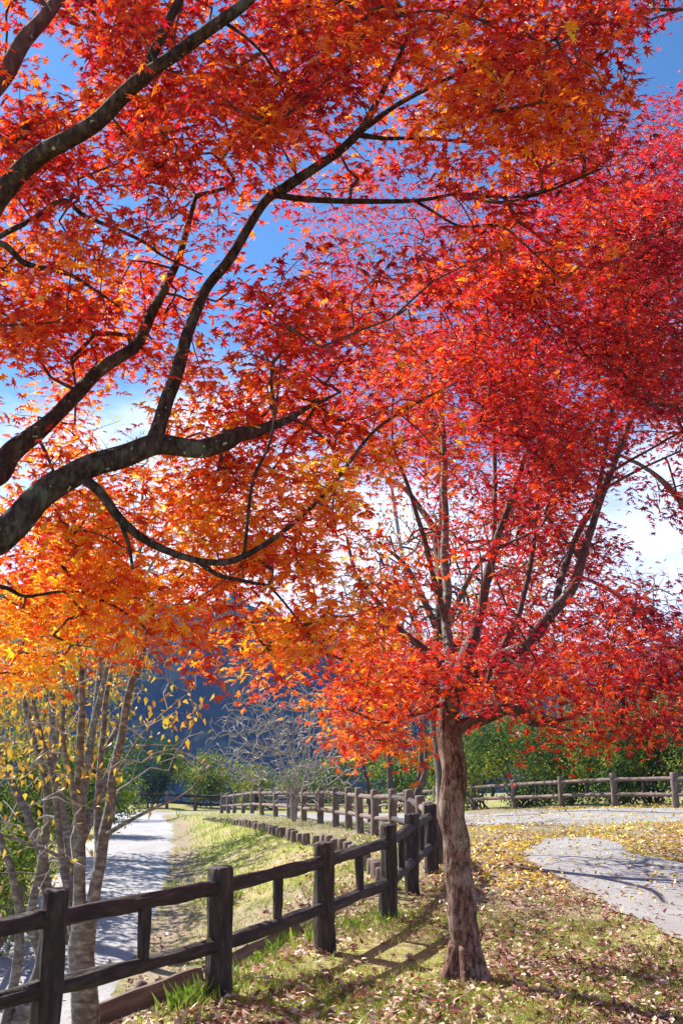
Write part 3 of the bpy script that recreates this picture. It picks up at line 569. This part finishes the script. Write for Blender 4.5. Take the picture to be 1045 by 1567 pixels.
for x, y in sample_map(mapB, 2150, pw=1.6):
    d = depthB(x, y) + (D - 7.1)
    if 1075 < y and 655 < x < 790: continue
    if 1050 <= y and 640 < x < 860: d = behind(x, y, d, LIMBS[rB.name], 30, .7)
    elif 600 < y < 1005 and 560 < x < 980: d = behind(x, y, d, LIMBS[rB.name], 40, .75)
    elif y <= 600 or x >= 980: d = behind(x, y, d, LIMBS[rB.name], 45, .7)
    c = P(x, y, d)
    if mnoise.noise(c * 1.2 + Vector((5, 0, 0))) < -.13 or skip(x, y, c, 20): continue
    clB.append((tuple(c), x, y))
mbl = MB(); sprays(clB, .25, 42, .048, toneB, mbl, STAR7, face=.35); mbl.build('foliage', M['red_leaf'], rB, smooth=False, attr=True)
AA, pa, cn, bs = grow([c for c, _, _ in clB], nB, None); mb = MB(); twig_mesh(mb, AA, pa, cn, bs, .0019, .014); mb.build('twigs', M['twig'], rB)

# ------------------------------------------------------------------ further maples
def far_maple(label, px, d, mp_, n, drange, tone, x0, x1, y0, y1, lsize=.05, R0=.45, per=42, trunk_px=None):
    b0 = at(px, d); r = empty('red_maple', b0, label, 'maple tree'); nn = []
    top = P(px, 480, d); mb = MB(); tr = smooth_line([b0 - Vector((0, 0, .2)), b0 + Vector((.05, 0, 1)), b0 + Vector((-.05, .1, 2.4)), (b0 + top) / 2, top], 7)
    mb.add(*tube_geo(tr, np.interp(np.linspace(0, 1, len(tr)), [0, .1, .5, 1], [.17, .12, .09, .02]), 12, True, .2, .1, 3)); nn += [tuple(q) for q in tr[8::2]]
    mb.build('trunk', M['dark_bark'], r)
    for k in range(7):
        s = tr[10 + 2 * k]; a = random.uniform(0, 6.28); e = Vector(s) + Vector((math.cos(a) * 1.5, math.sin(a) * 1.3, random.uniform(.8, 1.8)))
        q = smooth_line([s, (Vector(s) + e) / 2 + Vector((0, 0, .25)), e], 6); m_ = MB(); m_.add(*tube_geo(q, np.linspace(.055, .015, len(q)), 8, True, .2)); m_.build('branch', M['dark_bark'], r); nn += [tuple(z) for z in q[::3]]
    cl = []
    for x, y in sample_map(mp_, int(n * 1.4), x0, x1, y0, y1):
        c = P(x, y, RS.uniform(*drange))
        if mnoise.noise(c * .6 + Vector((px, 0, 0))) < -.2 or skip(x, y, c, 16): continue
        cl.append((tuple(c), x, y))
    mbl = MB(); sprays(cl, R0, per, lsize, lambda a, b_: tone + .26 * mnoise.noise(Vector((a / 80, b_ / 80, px))), mbl, STAR5); mbl.build('foliage', M['red_leaf'], r, smooth=False, attr=True)
    A1, p1, c1, b1 = grow([c for c, _, _ in cl], nn, None); m_ = MB(); twig_mesh(m_, A1, p1, c1, b1, .0019, .016, 4); m_.build('twigs', M['twig'], r)
mapF = density(["0" * 21] * 4 + ["000000000001110000000", "000000000013332000000", "000000000146666300000", "000000001356667400000", "000000000567776300000",
 "000000000577765300000", "000000000367777530000", "000000001356777540000", "000000000455665430000", "000000000245555310000", "000000000023443200000", "000000000001223200000", "000000000001222210000", "000000000000122210000", "000000000000123200000", "000000000000122100000"] + ["0" * 21] * 4)
far_maple('smaller-leaved dusky red maple behind the crimson maple, seen between the two near crowns', 674, 13.2, mapF, 420, (11, 14), .72, 350, 860, 180, 960, lsize=.055)
mapG = density(["000000000000000000000", "000000000000000000002", "000000000000000000027", "000000000000000001479", "000000000000000003789", "000000000000000036899",
 "000000000000000356899", "000000000000000446999", "000000000000002567999"] + ["000000000000002567999"] * 4 + ["000000000000002455543", "000000000000002344422", "000000000000002333222", "000000000000001222211", "000000000000002222211", "000000000000002333344", "000000000000002555666", "000000000000001444555"] + ["0" * 21] * 2)
far_maple('tall crimson-pink maple filling the upper right corner behind the crimson maple', 1090, 11.5, mapG, 700, (9.5, 13.5), .8, 700, 1350, 30, 1100, lsize=.065)

# ------------------------------------------------------------------ leafless and thinly leaved trees
def bare_tree(name, label, cat, b0, height, spread, matr, n=160, r0=.11, seed=1, stems=1, twr=.003, lean=(0, 0), low=.35, group=None, extra=None, lf=None):
    rs = np.random.RandomState(seed); r = empty(name, b0, label, cat, group); nn = []
    for k in range(stems):
        a = rs.uniform(0, 6.28); sp = spread * (.45 if stems > 1 else .12); e = Vector(b0) + Vector((math.cos(a) * sp + lean[0], math.sin(a) * sp + lean[1], height * rs.uniform(.8, 1)))
        mid_ = Vector(b0) + (e - Vector(b0)) * .45 + Vector((rs.normal(0, .12), rs.normal(0, .12), 0)) - (e - Vector(b0)).cross(Vector((0, 0, 1))).cross(Vector((0, 0, 1))) * -.0
        q = smooth_line([Vector(b0) - Vector((0, 0, .2)), Vector(b0) + Vector((rs.normal(0, .03), rs.normal(0, .03), height * .15)), mid_, e], 9)
        m_ = MB(); m_.add(*tube_geo(q, np.linspace(r0, r0 * .18, len(q)), 10, True, .2, .08, k)); m_.build('trunk' if stems == 1 else 'stem', M[matr], r); nn += [tuple(z) for z in q[len(q) // 3::2]]
    tg = []
    while len(tg) < n:
        u = rs.normal(0, 1, 3); u /= np.linalg.norm(u); rr = rs.uniform(0, 1) ** .4
        c = np.array(b0) + np.array([lean[0] * .7, lean[1] * .7, height * (low + (1.05 - low) / 2)]) + u * rr * np.array([spread, spread, height * (1.05 - low) / 2])
        tg.append(c)
    A1, p1, c1, b1 = grow(tg, nn, None, .03); m_ = MB(); twig_mesh(m_, A1, p1, c1, b1, twr, r0 * .5, 5); m_.build('twigs', M[matr if matr != 'grey_bark' else 'pale_twig'], r)
    if lf:
        k = lf[0]; ids = rs.choice(len(tg), min(k, len(tg) * 6), replace=True); pos = np.array(tg)[ids] + rs.normal(0, .1, (len(ids), 3))
        mb = MB(); add_leaves(mb, LANCE if lf[3] else OVAL, pos, rs.normal(0, 1, (len(ids), 3)), rs.normal(0, .3, (len(ids), 3)) + [0, 0, -.8], rs.uniform(.7, 1.2, len(ids)) * lf[1], np.clip(rs.normal(lf[2], .1, len(ids)), 0, 1)); mb.build('foliage', M['yellow_leaf'], r, smooth=False, attr=True)
    return r
# near grey trees on the left
gb = Vector((-2.13, 8.0, hz(-2.13, 8.0)))
rG = empty('grey_bark_tree', gb, 'multi-stemmed grey tree with sparse yellow leaves rising behind the leftmost fence posts', 'tree'); nG = []
def gl_(c, **k):
    c = [(a, b_, d, w_ * (.68 if b_ < 1400 else .85)) for a, b_, d, w_ in c]; return L(rG, c, mtl='grey_bark', nodes=nG, **k)
gl_([(134, 1680, 8, 52), (131, 1567, 8, 44), (128, 1500, 8, 42), (126, 1445, 8, 44), (128, 1400, 8, 36)], name='trunk', seed=51, sides=18)
gl_([(132, 1450, 8, 32), (145, 1370, 8, 27), (160, 1280, 8.05, 23), (172, 1200, 8.1, 20), (186, 1125, 8.1, 17), (200, 1050, 8.1, 13), (220, 990, 8.2, 11), (236, 930, 8.3, 8)], name='stem', seed=52)
gl_([(124, 1450, 8, 30), (122, 1370, 8, 26), (124, 1300, 7.9, 25), (120, 1200, 7.9, 18), (126, 1100, 7.8, 15), (124, 1020, 7.8, 12), (116, 960, 7.8, 9)], name='stem', seed=53)
gl_([(140, 1410, 8.05, 20), (150, 1320, 8.2, 16), (150, 1230, 8.3, 14), (158, 1130, 8.4, 12), (165, 1050, 8.4, 10), (186, 960, 8.5, 7), (195, 900, 8.5, 5)], name='stem', seed=54)
gl_([(118, 1440, 8, 22), (104, 1370, 8.1, 17), (92, 1290, 8.2, 15), (84, 1200, 8.2, 13), (62, 1120, 8.3, 10), (46, 1050, 8.3, 7)], name='stem', seed=55)
gl_([(126, 1300, 7.9, 14), (110, 1200, 7.7, 12), (96, 1120, 7.6, 10), (100, 1040, 7.6, 8), (82, 980, 7.6, 6)], name='stem', seed=56)
gl_([(160, 1150, 8.2, 10), (190, 1090, 8.3, 8), (215, 1020, 8.3, 7), (228, 960, 8.4, 5)], name='stem', seed=57)
gl_([(165, 1275, 8, 10), (205, 1253, 7.9, 7), (245, 1233, 7.8, 6), (288, 1212, 7.7, 5), (322, 1172, 7.6, 3)], name='branch', seed=58)
gl_([(120, 1330, 8, 9), (80, 1305, 7.9, 8), (40, 1290, 7.8, 7), (-10, 1272, 7.7, 5)], name='branch', seed=59)
gl_([(148, 1230, 8.2, 8), (200, 1150, 7.9, 5), (230, 1110, 7.7, 4), (300, 1050, 7.5, 2)], name='branch', seed=60)
tg = []
for k in range(260):
    px, py = RS.uniform(-40, 330), RS.uniform(900, 1330)
    if px > 230 and (py < 1010 or py > 1190): continue
    if px > 160 and py > 1250: continue
    tg.append(tuple(P(px, py, RS.uniform(7.0, 9.0))))
A1, p1, c1, b1 = grow(tg, nG, None); m_ = MB(); twig_mesh(m_, A1, p1, c1, b1, .0021, .014, 5); m_.build('twigs', M['pale_twig'], rG)
pos = []
for c in tg:
    for q in range(RS.randint(0, 2)): pos.append(np.array(c) + RS.normal(0, .07, 3))
for k in range(250):
    px, py = (RS.uniform(0, 180), RS.normal(1165, 32)) if k < 170 else (RS.normal(270, 30), RS.normal(1095, 25))
    pos.append(np.array(P(px, py, RS.uniform(7, 8.4))))
pos = np.array(pos); n = len(pos); mb = MB()
add_leaves(mb, OVAL, pos, RS.normal(0, 1, (n, 3)), RS.normal(0, .35, (n, 3)) + [0, 0, -1], RS.uniform(.045, .085, n), np.clip(RS.normal(.5, .12, n), 0, 1)); mb.build('foliage', M['yellow_leaf'], rG, smooth=False, attr=True)
# second, thinner one
g2 = Vector((-3.05, 9.0, hz(-3.05, 9.0))); rG2 = empty('grey_bark_tree', g2, 'thin leaning grey sapling stems at the left edge beside the green shrub', 'tree'); nG2 = []
def g2_(c, **k): return L(rG2, c, mtl='grey_bark', nodes=nG2, **k)
bx = 522.5 - 3.05 / 9 * 1.09 * 1400
g2_([(bx + 5, 1600, 9, 22), (80, 1470, 9, 18), (72, 1353, 9.1, 15), (58, 1290, 9.2, 13), (44, 1250, 9.2, 12), (20, 1200, 9.3, 10), (0, 1150, 9.3, 8)], name='stem', seed=61)
g2_([(bx, 1600, 9, 20), (60, 1480, 9, 15), (48, 1400, 9, 13), (70, 1290, 9, 11), (70, 1200, 9, 10), (50, 1120, 9, 8), (30, 1040, 9, 5)], name='stem', seed=62)
g2_([(bx - 3, 1600, 9, 16), (30, 1450, 9, 12), (22, 1350, 9, 10), (-10, 1250, 9.1, 8)], name='stem', seed=63)
tg2 = [tuple(P(RS.uniform(-80, 110), RS.uniform(960, 1380), RS.uniform(8.5, 10))) for k in range(110)]
A1, p1, c1, b1 = grow(tg2, nG2, None); m_ = MB(); twig_mesh(m_, A1, p1, c1, b1, .0021, .012, 5); m_.build('twigs', M['pale_twig'], rG2)
pos = np.array(tg2)[RS.randint(0, len(tg2), 140)] + RS.normal(0, .1, (140, 3)); n = 140; mb = MB()
add_leaves(mb, OVAL, pos, RS.normal(0, 1, (n, 3)), RS.normal(0, .35, (n, 3)) + [0, 0, -1], RS.uniform(.045, .08, n), np.clip(RS.normal(.5, .12, n), 0, 1)); mb.build('foliage', M['yellow_leaf'], rG2, smooth=False, attr=True)

bare_tree('willow_leaved_tree', 'tree with narrow yellow-green leaves glimpsed behind the limbs of the orange maple', 'tree', at(120, 12.5), 6.6, 1.9, 'grey_bark', n=330, r0=.1, seed=5, stems=4, low=.5, lean=(.3, 0), lf=(2600, .10, .25, True))
bare_tree('bare_shrub', 'leafless pale twiggy shrub overhanging the long curved fence', 'shrub', at(450, 23.5), 3.3, 2.3, 'pale_twig', n=1700, r0=.03, seed=6, stems=11, low=.1, twr=.0042, lean=(.0, 0))
bare_tree('bare_tree', 'tall leafless pale-barked tree seen high between the maples', 'tree', at(672, 25), 16.5, 2.6, 'pale_twig', n=420, r0=.12, lean=(-2.3, 0), twr=.005, seed=8, low=.55)
bare_tree('bare_tree', 'leafless twiggy tree against white cloud at the right edge', 'tree', at(1010, 27), 6.8, 2.2, 'pale_twig', n=330, r0=.1, seed=9, low=.45, twr=.004)
bare_tree('bare_tree', 'dark forked tree behind the curved fence just left of the maple trunk', 'tree', at(640, 21.5), 3.8, 1.1, 'dark_bark', n=120, r0=.12, seed=10, stems=2, low=.5, twr=.004)
bare_tree('bare_tree', 'slim brown leaning tree behind the curved fence', 'tree', at(566, 24), 3.4, 1.0, 'dark_bark', n=110, r0=.11, seed=12, low=.5, twr=.004, lean=(-.5, 0))
bare_tree('bare_tree', 'leafless tree behind the far bend of the fence, seen through the low maple leaves', 'tree', at(600, 29), 8.5, 2.6, 'dark_bark', n=330, r0=.13, seed=14, low=.35, twr=.005)

# ------------------------------------------------------------------ shrubs and thicket
def bush(name, label, cat, b0, rx, ry, h, n, size, tone, seed, group=None, matl='green_leaf', lumps=9, stems=7, tpl=OVAL, low=.05):
    rs = np.random.RandomState(seed); r = empty(name, b0, label, cat, group); b0 = np.array(b0)
    L_ = [(np.array([rs.uniform(-.75, .75) * rx, rs.uniform(-.7, .7) * ry, h * rs.uniform(low + .15, .85)]), rs.uniform(.3, .55)) for _ in range(lumps)]
    pos = []; nr = []
    per = n // lumps
    for c, s in L_:
        u = norm(rs.normal(0, 1, (per, 3))); rr = rs.uniform(.35, 1, per)[:, None] ** .5; q = u * rr * s * np.array([rx, ry, h * .62]) * (1 + .25 * np.sin(u[:, :1] * 7 + u[:, 2:] * 9 + seed))
        pos.append(c + q); nr.append(u + rs.normal(0, .6, (per, 3)) + [0, 0, .5])
    pos = np.concatenate(pos); nr = np.concatenate(nr); k = pos[:, 2] > .03; pos, nr = pos[k], nr[k]
    k = np.array([mnoise.noise(Vector(p / (size * 5))) > -.3 for p in pos]); pos, nr = pos[k], nr[k]; m_ = len(pos)
    tn = np.clip(tone + rs.normal(0, .06, m_) + .7 * np.array([mnoise.noise(Vector(p * 1.3) + Vector((seed, 0, 0))) for p in pos]), 0, 1)
    mb = MB(); add_leaves(mb, tpl, pos + b0, nr, rs.normal(0, 1, (m_, 3)) + [0, 0, -.4], size * rs.uniform(.6, 1.3, m_), tn); mb.build('foliage', M[matl], r, smooth=False, attr=True)
    mb = MB()
    for i in range(stems):
        c, s = L_[i % lumps]; q = smooth_line([b0 + np.array([rs.normal(0, .12), rs.normal(0, .1), -.1]), b0 + c * [.5, .5, .5] + rs.normal(0, .08, 3), b0 + c], 5)
        mb.add(*tube_geo(q, np.linspace(.035, .01, len(q)), 6, True, .2))
        for z in range(6):
            e = c + norm(rs.normal(0, 1, 3)) * s * np.array([rx, ry, h * .6]) * .9; mb.add(*tube_geo(smooth_line([q[-3], b0 + (c + e) / 2 + rs.normal(0, .05, 3), b0 + e], 3), np.linspace(.012, .004, 7), 4, False))
    mb.build('stems', M['dark_bark'], r); return r
TH = 'broadleaf shrubs behind the far fence'
thick = [(735, 33, 1.9, 3.3, .62, 'yellow-green leafy shrub behind the far fence just right of the maple trunk'), (800, 31, 1.9, 3.0, .42, 'dark green shrub behind the far fence, second from the maple trunk'),
 (870, 29.5, 1.8, 3.2, .36, 'dark glossy green thicket shrub behind the middle of the right-hand fence'), (935, 28, 1.8, 3.1, .5, 'mid-green shrub with light sprays behind the right-hand fence'),
 (1000, 27, 1.8, 3.2, .42, 'dense dark green shrub behind the fence near the right edge'), (1075, 26, 2.0, 3.6, .58, 'tall yellow-green shrub behind the fence at the right edge'),
 (830, 36, 2.6, 4.6, .55, 'taller light green shrub standing at the back of the thicket'), (960, 34, 2.6, 4.3, .6, 'taller yellowish shrub at the back of the thicket toward the right')]
for i, (px, d, rx, h, tn, lb) in enumerate(thick):
    bush('broadleaf_shrub', lb, 'shrub', at(px, d - .7), rx, 1.6, h, 11000 if i < 6 else 7000, .10, tn - .04, 100 + i, TH, lumps=16, low=-.12)
mid_b = [(680, 38, 1.8, 2.9, .4, 'green shrub behind the far road bend left of the maple trunk'), (610, 41, 2.0, 2.6, .36, 'dark green shrub behind the slim leaning tree'),
 (545, 44, 2.3, 2.7, .45, 'light green bush above the far part of the curved fence'), (485, 48, 2.3, 2.3, .6, 'pale yellow-green bush behind the bare twiggy shrub'), (420, 50, 2.2, 1.8, .55, 'low pale bush left of the bare twiggy shrub')]
for i, (px, d, rx, h, tn, lb) in enumerate(mid_b): bush('broadleaf_shrub', lb, 'shrub', at(px, d), rx, 1.4, h, 4200, .15, tn + .0, 130 + i, TH)
lft = [(350, 52, 2.2, 2.3, .62, 'bright yellow-green bush at the far end of the road under the blue mountain'), (298, 53, 1.7, 2.7, .58, 'light green bush right of the dark evergreen'),
 (170, 50, 2.2, 3.6, .3, 'green bush behind the grey tree stems left of the dark evergreen'), (110, 44, 2.2, 3.4, .45, 'mixed green bush behind the grey tree at the left')]
for i, (px, d, rx, h, tn, lb) in enumerate(lft): bush('roadside_bush', lb, 'bush', at(px, d), rx, 1.4, h, 4200, .15, tn + .02, 150 + i)
bush('evergreen_bush', 'dark rounded evergreen beyond the end of the gravel path', 'bush', at(232, 50), 1.7, 1.5, 3.4, 6500, .13, .05, 160, lumps=12)
ln = [(-4.9, 12.2, 1.1, 1.7, .42, 'green leafy shrub at the left edge beyond the gravel path'), (-5.3, 15, 1.2, 2.0, .5, 'yellow-green shrub beyond the gravel path behind the grey sapling'),
 (-6.0, 19, 1.4, 2.2, .42, 'dense green shrub further along the left side of the path'), (-7.3, 25, 1.7, 2.6, .35, 'dark green shrub on the left of the far path'), (-9.5, 33, 2.4, 3.2, .4, 'large green shrub at the far left of the path')]
for i, (x, y, rx, h, tn, lb) in enumerate(ln): bush('path_shrub', lb, 'shrub', Vector((x, y, hz(x, y))), rx, 1.1, h, 6000, .075 if i < 3 else .11, tn + .0, 170 + i)

# ------------------------------------------------------------------ far hills
m, t, o = mat('forest_hill'); p = N(t, 'ShaderNodeBsdfPrincipled'); t.links.new(p.outputs[0], o.inputs[0]); p.inputs['Roughness'].default_value = 1; p.inputs['Specular IOR Level'].default_value = 0
a = noise_n(t, .06, 8, .7); r = ramp(t, [(.38, (.005, .014, .010)), (.5, (.018, .034, .018)), (.62, (.04, .05, .022)), (.75, (.08, .06, .03))], a.outputs[0]); t.links.new(r.outputs[0], p.inputs['Base Color']); M['hill'] = m
def hills(name, y0, y1, x0, x1, ridge, nx, ny, seed, amp):
    gx, gy = np.meshgrid(np.linspace(x0, x1, nx), np.linspace(y0, y1, ny)); u = (gy - y0) / (y1 - y0); rz = ridge(gx)
    z = -60 + (rz + 60) * np.clip(u / .8, 0, 1) ** .9
    nv = np.array([mnoise.fractal(Vector((a_ / 70 + seed, b_ / 70, 0)), .8, 2.1, 4) for a_, b_ in zip(gx.ravel(), gy.ravel())]).reshape(gx.shape)
    tv = RS.uniform(0, 1, gx.shape) ** 2 * 7
    z = z + nv * amp * u + tv * u
    i = np.arange(ny - 1)[:, None] * nx; j = np.arange(nx - 1)[None, :]
    mb = MB(); mb.add(np.stack([gx, gy, z], -1).reshape(-1, 3), [np.stack([i + j, i + j + 1, i + nx + j + 1, i + nx + j], -1).reshape(-1, 4)]); return tag(mb.build(name, M['hill']), kind='structure')
hills('mountain', 250, 345, -420, 260, lambda x: np.interp(x, [-420, -250, -120, -55, -20, 20, 80, 150, 260], [68, 60, 50, 42, 33, 22, 12, 4, -8]), 330, 110, 1, 16)
hills('far_mountain', 600, 1000, -900, 1300, lambda x: np.interp(x, [-900, -300, 0, 250, 400, 700, 1300], [80, 50, 50, 70, 95, 90, 100]), 300, 60, 7, 30)

# ------------------------------------------------------------------ grass and fallen leaves
def scatter(n, ylo, yhi, xlo, xhi, pw=1.6):
    u = RS.uniform(0, 1, n); y = (ylo ** (1 - pw) + u * (yhi ** (1 - pw) - ylo ** (1 - pw))) ** (1 / (1 - pw)); x = RS.uniform(xlo, xhi, n) * y
    return x, y
def nz2(x, y, s, o_=0.0): return np.array([mnoise.noise(Vector((a * s, b_ * s, o_))) for a, b_ in zip(x, y)])
rp = poly
def on_path(x, y): 
    e = ex(y); return (x < e + .05) & (x > e - 2.0)
rc = smooth_line([(a, b_, 0) for a, b_ in ROAD], 10)[:, :2]
def on_road(x, y):
    d = np.min((x[:, None] - rc[None, :, 0]) ** 2 + (y[:, None] - rc[None, :, 1]) ** 2, axis=1); return (d < 2.35 ** 2) | inpoly(x, y, rp)
x, y = scatter(230000, 4.6, 34, -.45, .42, 1.9); k = ~on_path(x, y) & ~on_road(x, y); x, y = x[k], y[k]
g1 = nz2(x, y, .8); g2_n = nz2(x, y, 3.5, 4); c_ = cx(y); right = x > c_ + .1
dens = .55 + 1.1 * g1 + .8 * g2_n; dens = np.where(right & (y > 8.4), dens - .5 * sstep((y - 8.4) / 2.5) * sstep((x - .9) / .8), dens); dens = np.where((~right) & (y < 12.5), dens - .25, dens); dens = np.where(x < ex(y) + .45, dens - .45, dens)
k = RS.rand(len(x)) < dens; x, y, g1, right = x[k], y[k], g1[k], right[k]; n = len(x)
tall = np.clip(nz2(x, y, 1.6, 9) - .22, 0, 1) * np.where(right, .5, 1.8)
for a, b_ in A_[1:]:
    dd = (x - a) ** 2 + (y - b_) ** 2; tall += .6 * np.exp(-dd / .05) * (RS.rand(n) < .35)
tall += np.exp(-((x - c_[k] + .28) / .12) ** 2) * (y < 9) * (RS.rand(n) < .25) * 1.1
hgt = (.022 + .0012 * y) * RS.uniform(.6, 1.3, n) * (1 + 2.2 * tall) * np.where(~right, 1.3, 1)
pos = np.stack([x, y, HZ(x, y) - .004], 1); a = RS.uniform(0, 6.28, n); nr = np.stack([np.cos(a), np.sin(a), RS.uniform(-.25, .5, n)], 1); dr = np.tile([0, 0, 1.0], (n, 1)) + RS.normal(0, .45, (n, 3)) * [1, 1, .1]
tn = np.clip(.52 - .35 * g1 - .35 * np.minimum(tall, 1) + RS.normal(0, .1, n) - np.where(~right, .1, 0), 0, 1)
v0 = BLADE[0].copy(); v0[:, 0] *= 1.5; mb = MB(); add_leaves(mb, (v0, BLADE[1]), pos, nr, dr, hgt * 1.4, tn); tag(mb.build('grass', M['grass'], smooth=False, attr=True), kind='stuff')

def litter(n, ylo, yhi, xlo, xhi, dfun, tfun, size, name, pw=1.8, tpl=OVAL, lift=.012, ml='litter'):
    x, y = scatter(n, ylo, yhi, xlo, xhi, pw); k = RS.rand(n) < dfun(x, y); x, y = x[k], y[k]; m_ = len(x)
    pos = np.stack([x, y, HZ(x, y) + lift + RS.uniform(0, .03, m_)], 1); nr = RS.normal(0, .48, (m_, 3)) + [0, 0, 1]
    mb = MB(); add_leaves(mb, tpl, pos, nr, RS.normal(0, 1, (m_, 3)) * [1, 1, .2], size * RS.uniform(.6, 1.3, m_) * (1 + y / 40), np.clip(tfun(x, y) + RS.normal(0, .05, m_), 0, 1))
    return mb.build(name, M[ml], smooth=False, attr=True)
def df1(x, y):
    c_ = cx(y); r_ = on_road(x, y); p_ = on_path(x, y); g_ = nz2(x, y, 1.1, 2)
    d = .22 + .5 * g_; d = d + .55 * sstep((y - 8.3) / 2) * (x > .7) + .35 * np.exp(-((x - (1.6 + (7.5 - y) * -.1)) / 1.4) ** 2) * (y < 9) * (x > 1.2)
    slp_ = (x < c_) & (x > ex(y)) ; d = np.where(slp_, .15 + .75 * np.exp(-((x - c_ + .55) / .45) ** 2) * (y > 7) * (y < 15) + .4 * g_, d)
    d = np.where((x > c_) & (x < c_ + 3) & (y > 12.5), .3 + .6 * sstep((x - c_) / 2.2), d)
    d = np.where(r_, .06, d); d = np.where(p_, .02, d); return d
f1 = litter(60000, 4.7, 18, -.42, .45, df1, lambda x, y: .55 + .14 * nz2(x, y, 2, 5) + np.where(x > 1.2, .1, 0), .05, 'fallen_leaves', tpl=OVAL); tag(f1, kind='stuff')
def star_d(x, y): return np.where(on_road(x, y) | on_path(x, y), .05, np.clip(.5 + nz2(x, y, 1.4, 6), 0, 1) * .5)
f2 = litter(10000, 4.7, 12, -.38, .45, star_d, lambda x, y: .72 + 0 * x, .047, 'fallen_maple_leaves', tpl=STAR7); tag(f2, kind='stuff')
def df3(x, y):
    r_ = on_road(x, y); d = np.clip(.55 + .6 * nz2(x, y, .9, 12), .1, 1) * sstep((y - 10.2) / 2.5) * (x > 1.1); e_ = nz2(x, y, 3, 3); return np.where(r_, np.where(y > 16, .2, .035 + .12 * np.clip(e_, 0, 1)), d)
f3 = litter(36000, 10, 26, .05, .48, df3, lambda x, y: .3 + .3 * nz2(x, y, .9, 1), .05, 'fallen_yellow_leaves', pw=1.3, ml='yellow_litter'); tag(f3, kind='stuff')

bare_tree('grey_bark_tree', 'tall grey tree with few yellow leaves whose shade falls across the gravel path', 'tree', Vector((-6.6, 20.5, hz(-6.6, 20.5))), 6.2, 2.3, 'grey_bark', n=600, r0=.1, seed=21, stems=4, low=.3, lf=(3600, .15, .35, False))
bare_tree('grey_bark_tree', 'grey tree with thin yellow-green leaves at the left edge behind the path shrubs', 'tree', Vector((-6.4, 15.8, hz(-6.4, 15.8))), 5.2, 1.9, 'grey_bark', n=500, r0=.08, seed=23, stems=4, low=.3, lf=(3000, .13, .3, False))
bare_tree('added_shade_tree', 'added thin tree with dull red leaves, hidden behind the main maple trunk to dapple the side road', 'tree', Vector((1.70, 14.6, hz(1.70, 14.6))), 5.4, 2.5, 'dark_bark', n=800, r0=.05, seed=31, low=.38, twr=.0035, lean=(.5, 0), lf=(9000, .08, .85, False))  # added tree, tucked behind the trunk to cast dappled shade on the side road
# ------------------------------------------------------------------ air
mv, t, o = mat('haze'); pv = N(t, 'ShaderNodeVolumePrincipled'); pv.inputs['Color'].default_value = (.2, .36, 1, 1); pv.inputs['Density'].default_value = .00038; pv.inputs['Anisotropy'].default_value = .2
t.links.new(pv.outputs[0], o.inputs['Volume'])
mb = MB(); X0, X1, Y0, Y1, Z0, Z1 = -1600, 1600, -400, 1900, -70, 190
mb.add([(X0, Y0, Z0), (X1, Y0, Z0), (X1, Y1, Z0), (X0, Y1, Z0), (X0, Y0, Z1), (X1, Y0, Z1), (X1, Y1, Z1), (X0, Y1, Z1)], [[(3, 2, 1, 0), (4, 5, 6, 7), (0, 1, 5, 4), (1, 2, 6, 5), (2, 3, 7, 6), (3, 0, 4, 7)]])
tag(mb.build('haze', mv, smooth=False), kind='stuff')
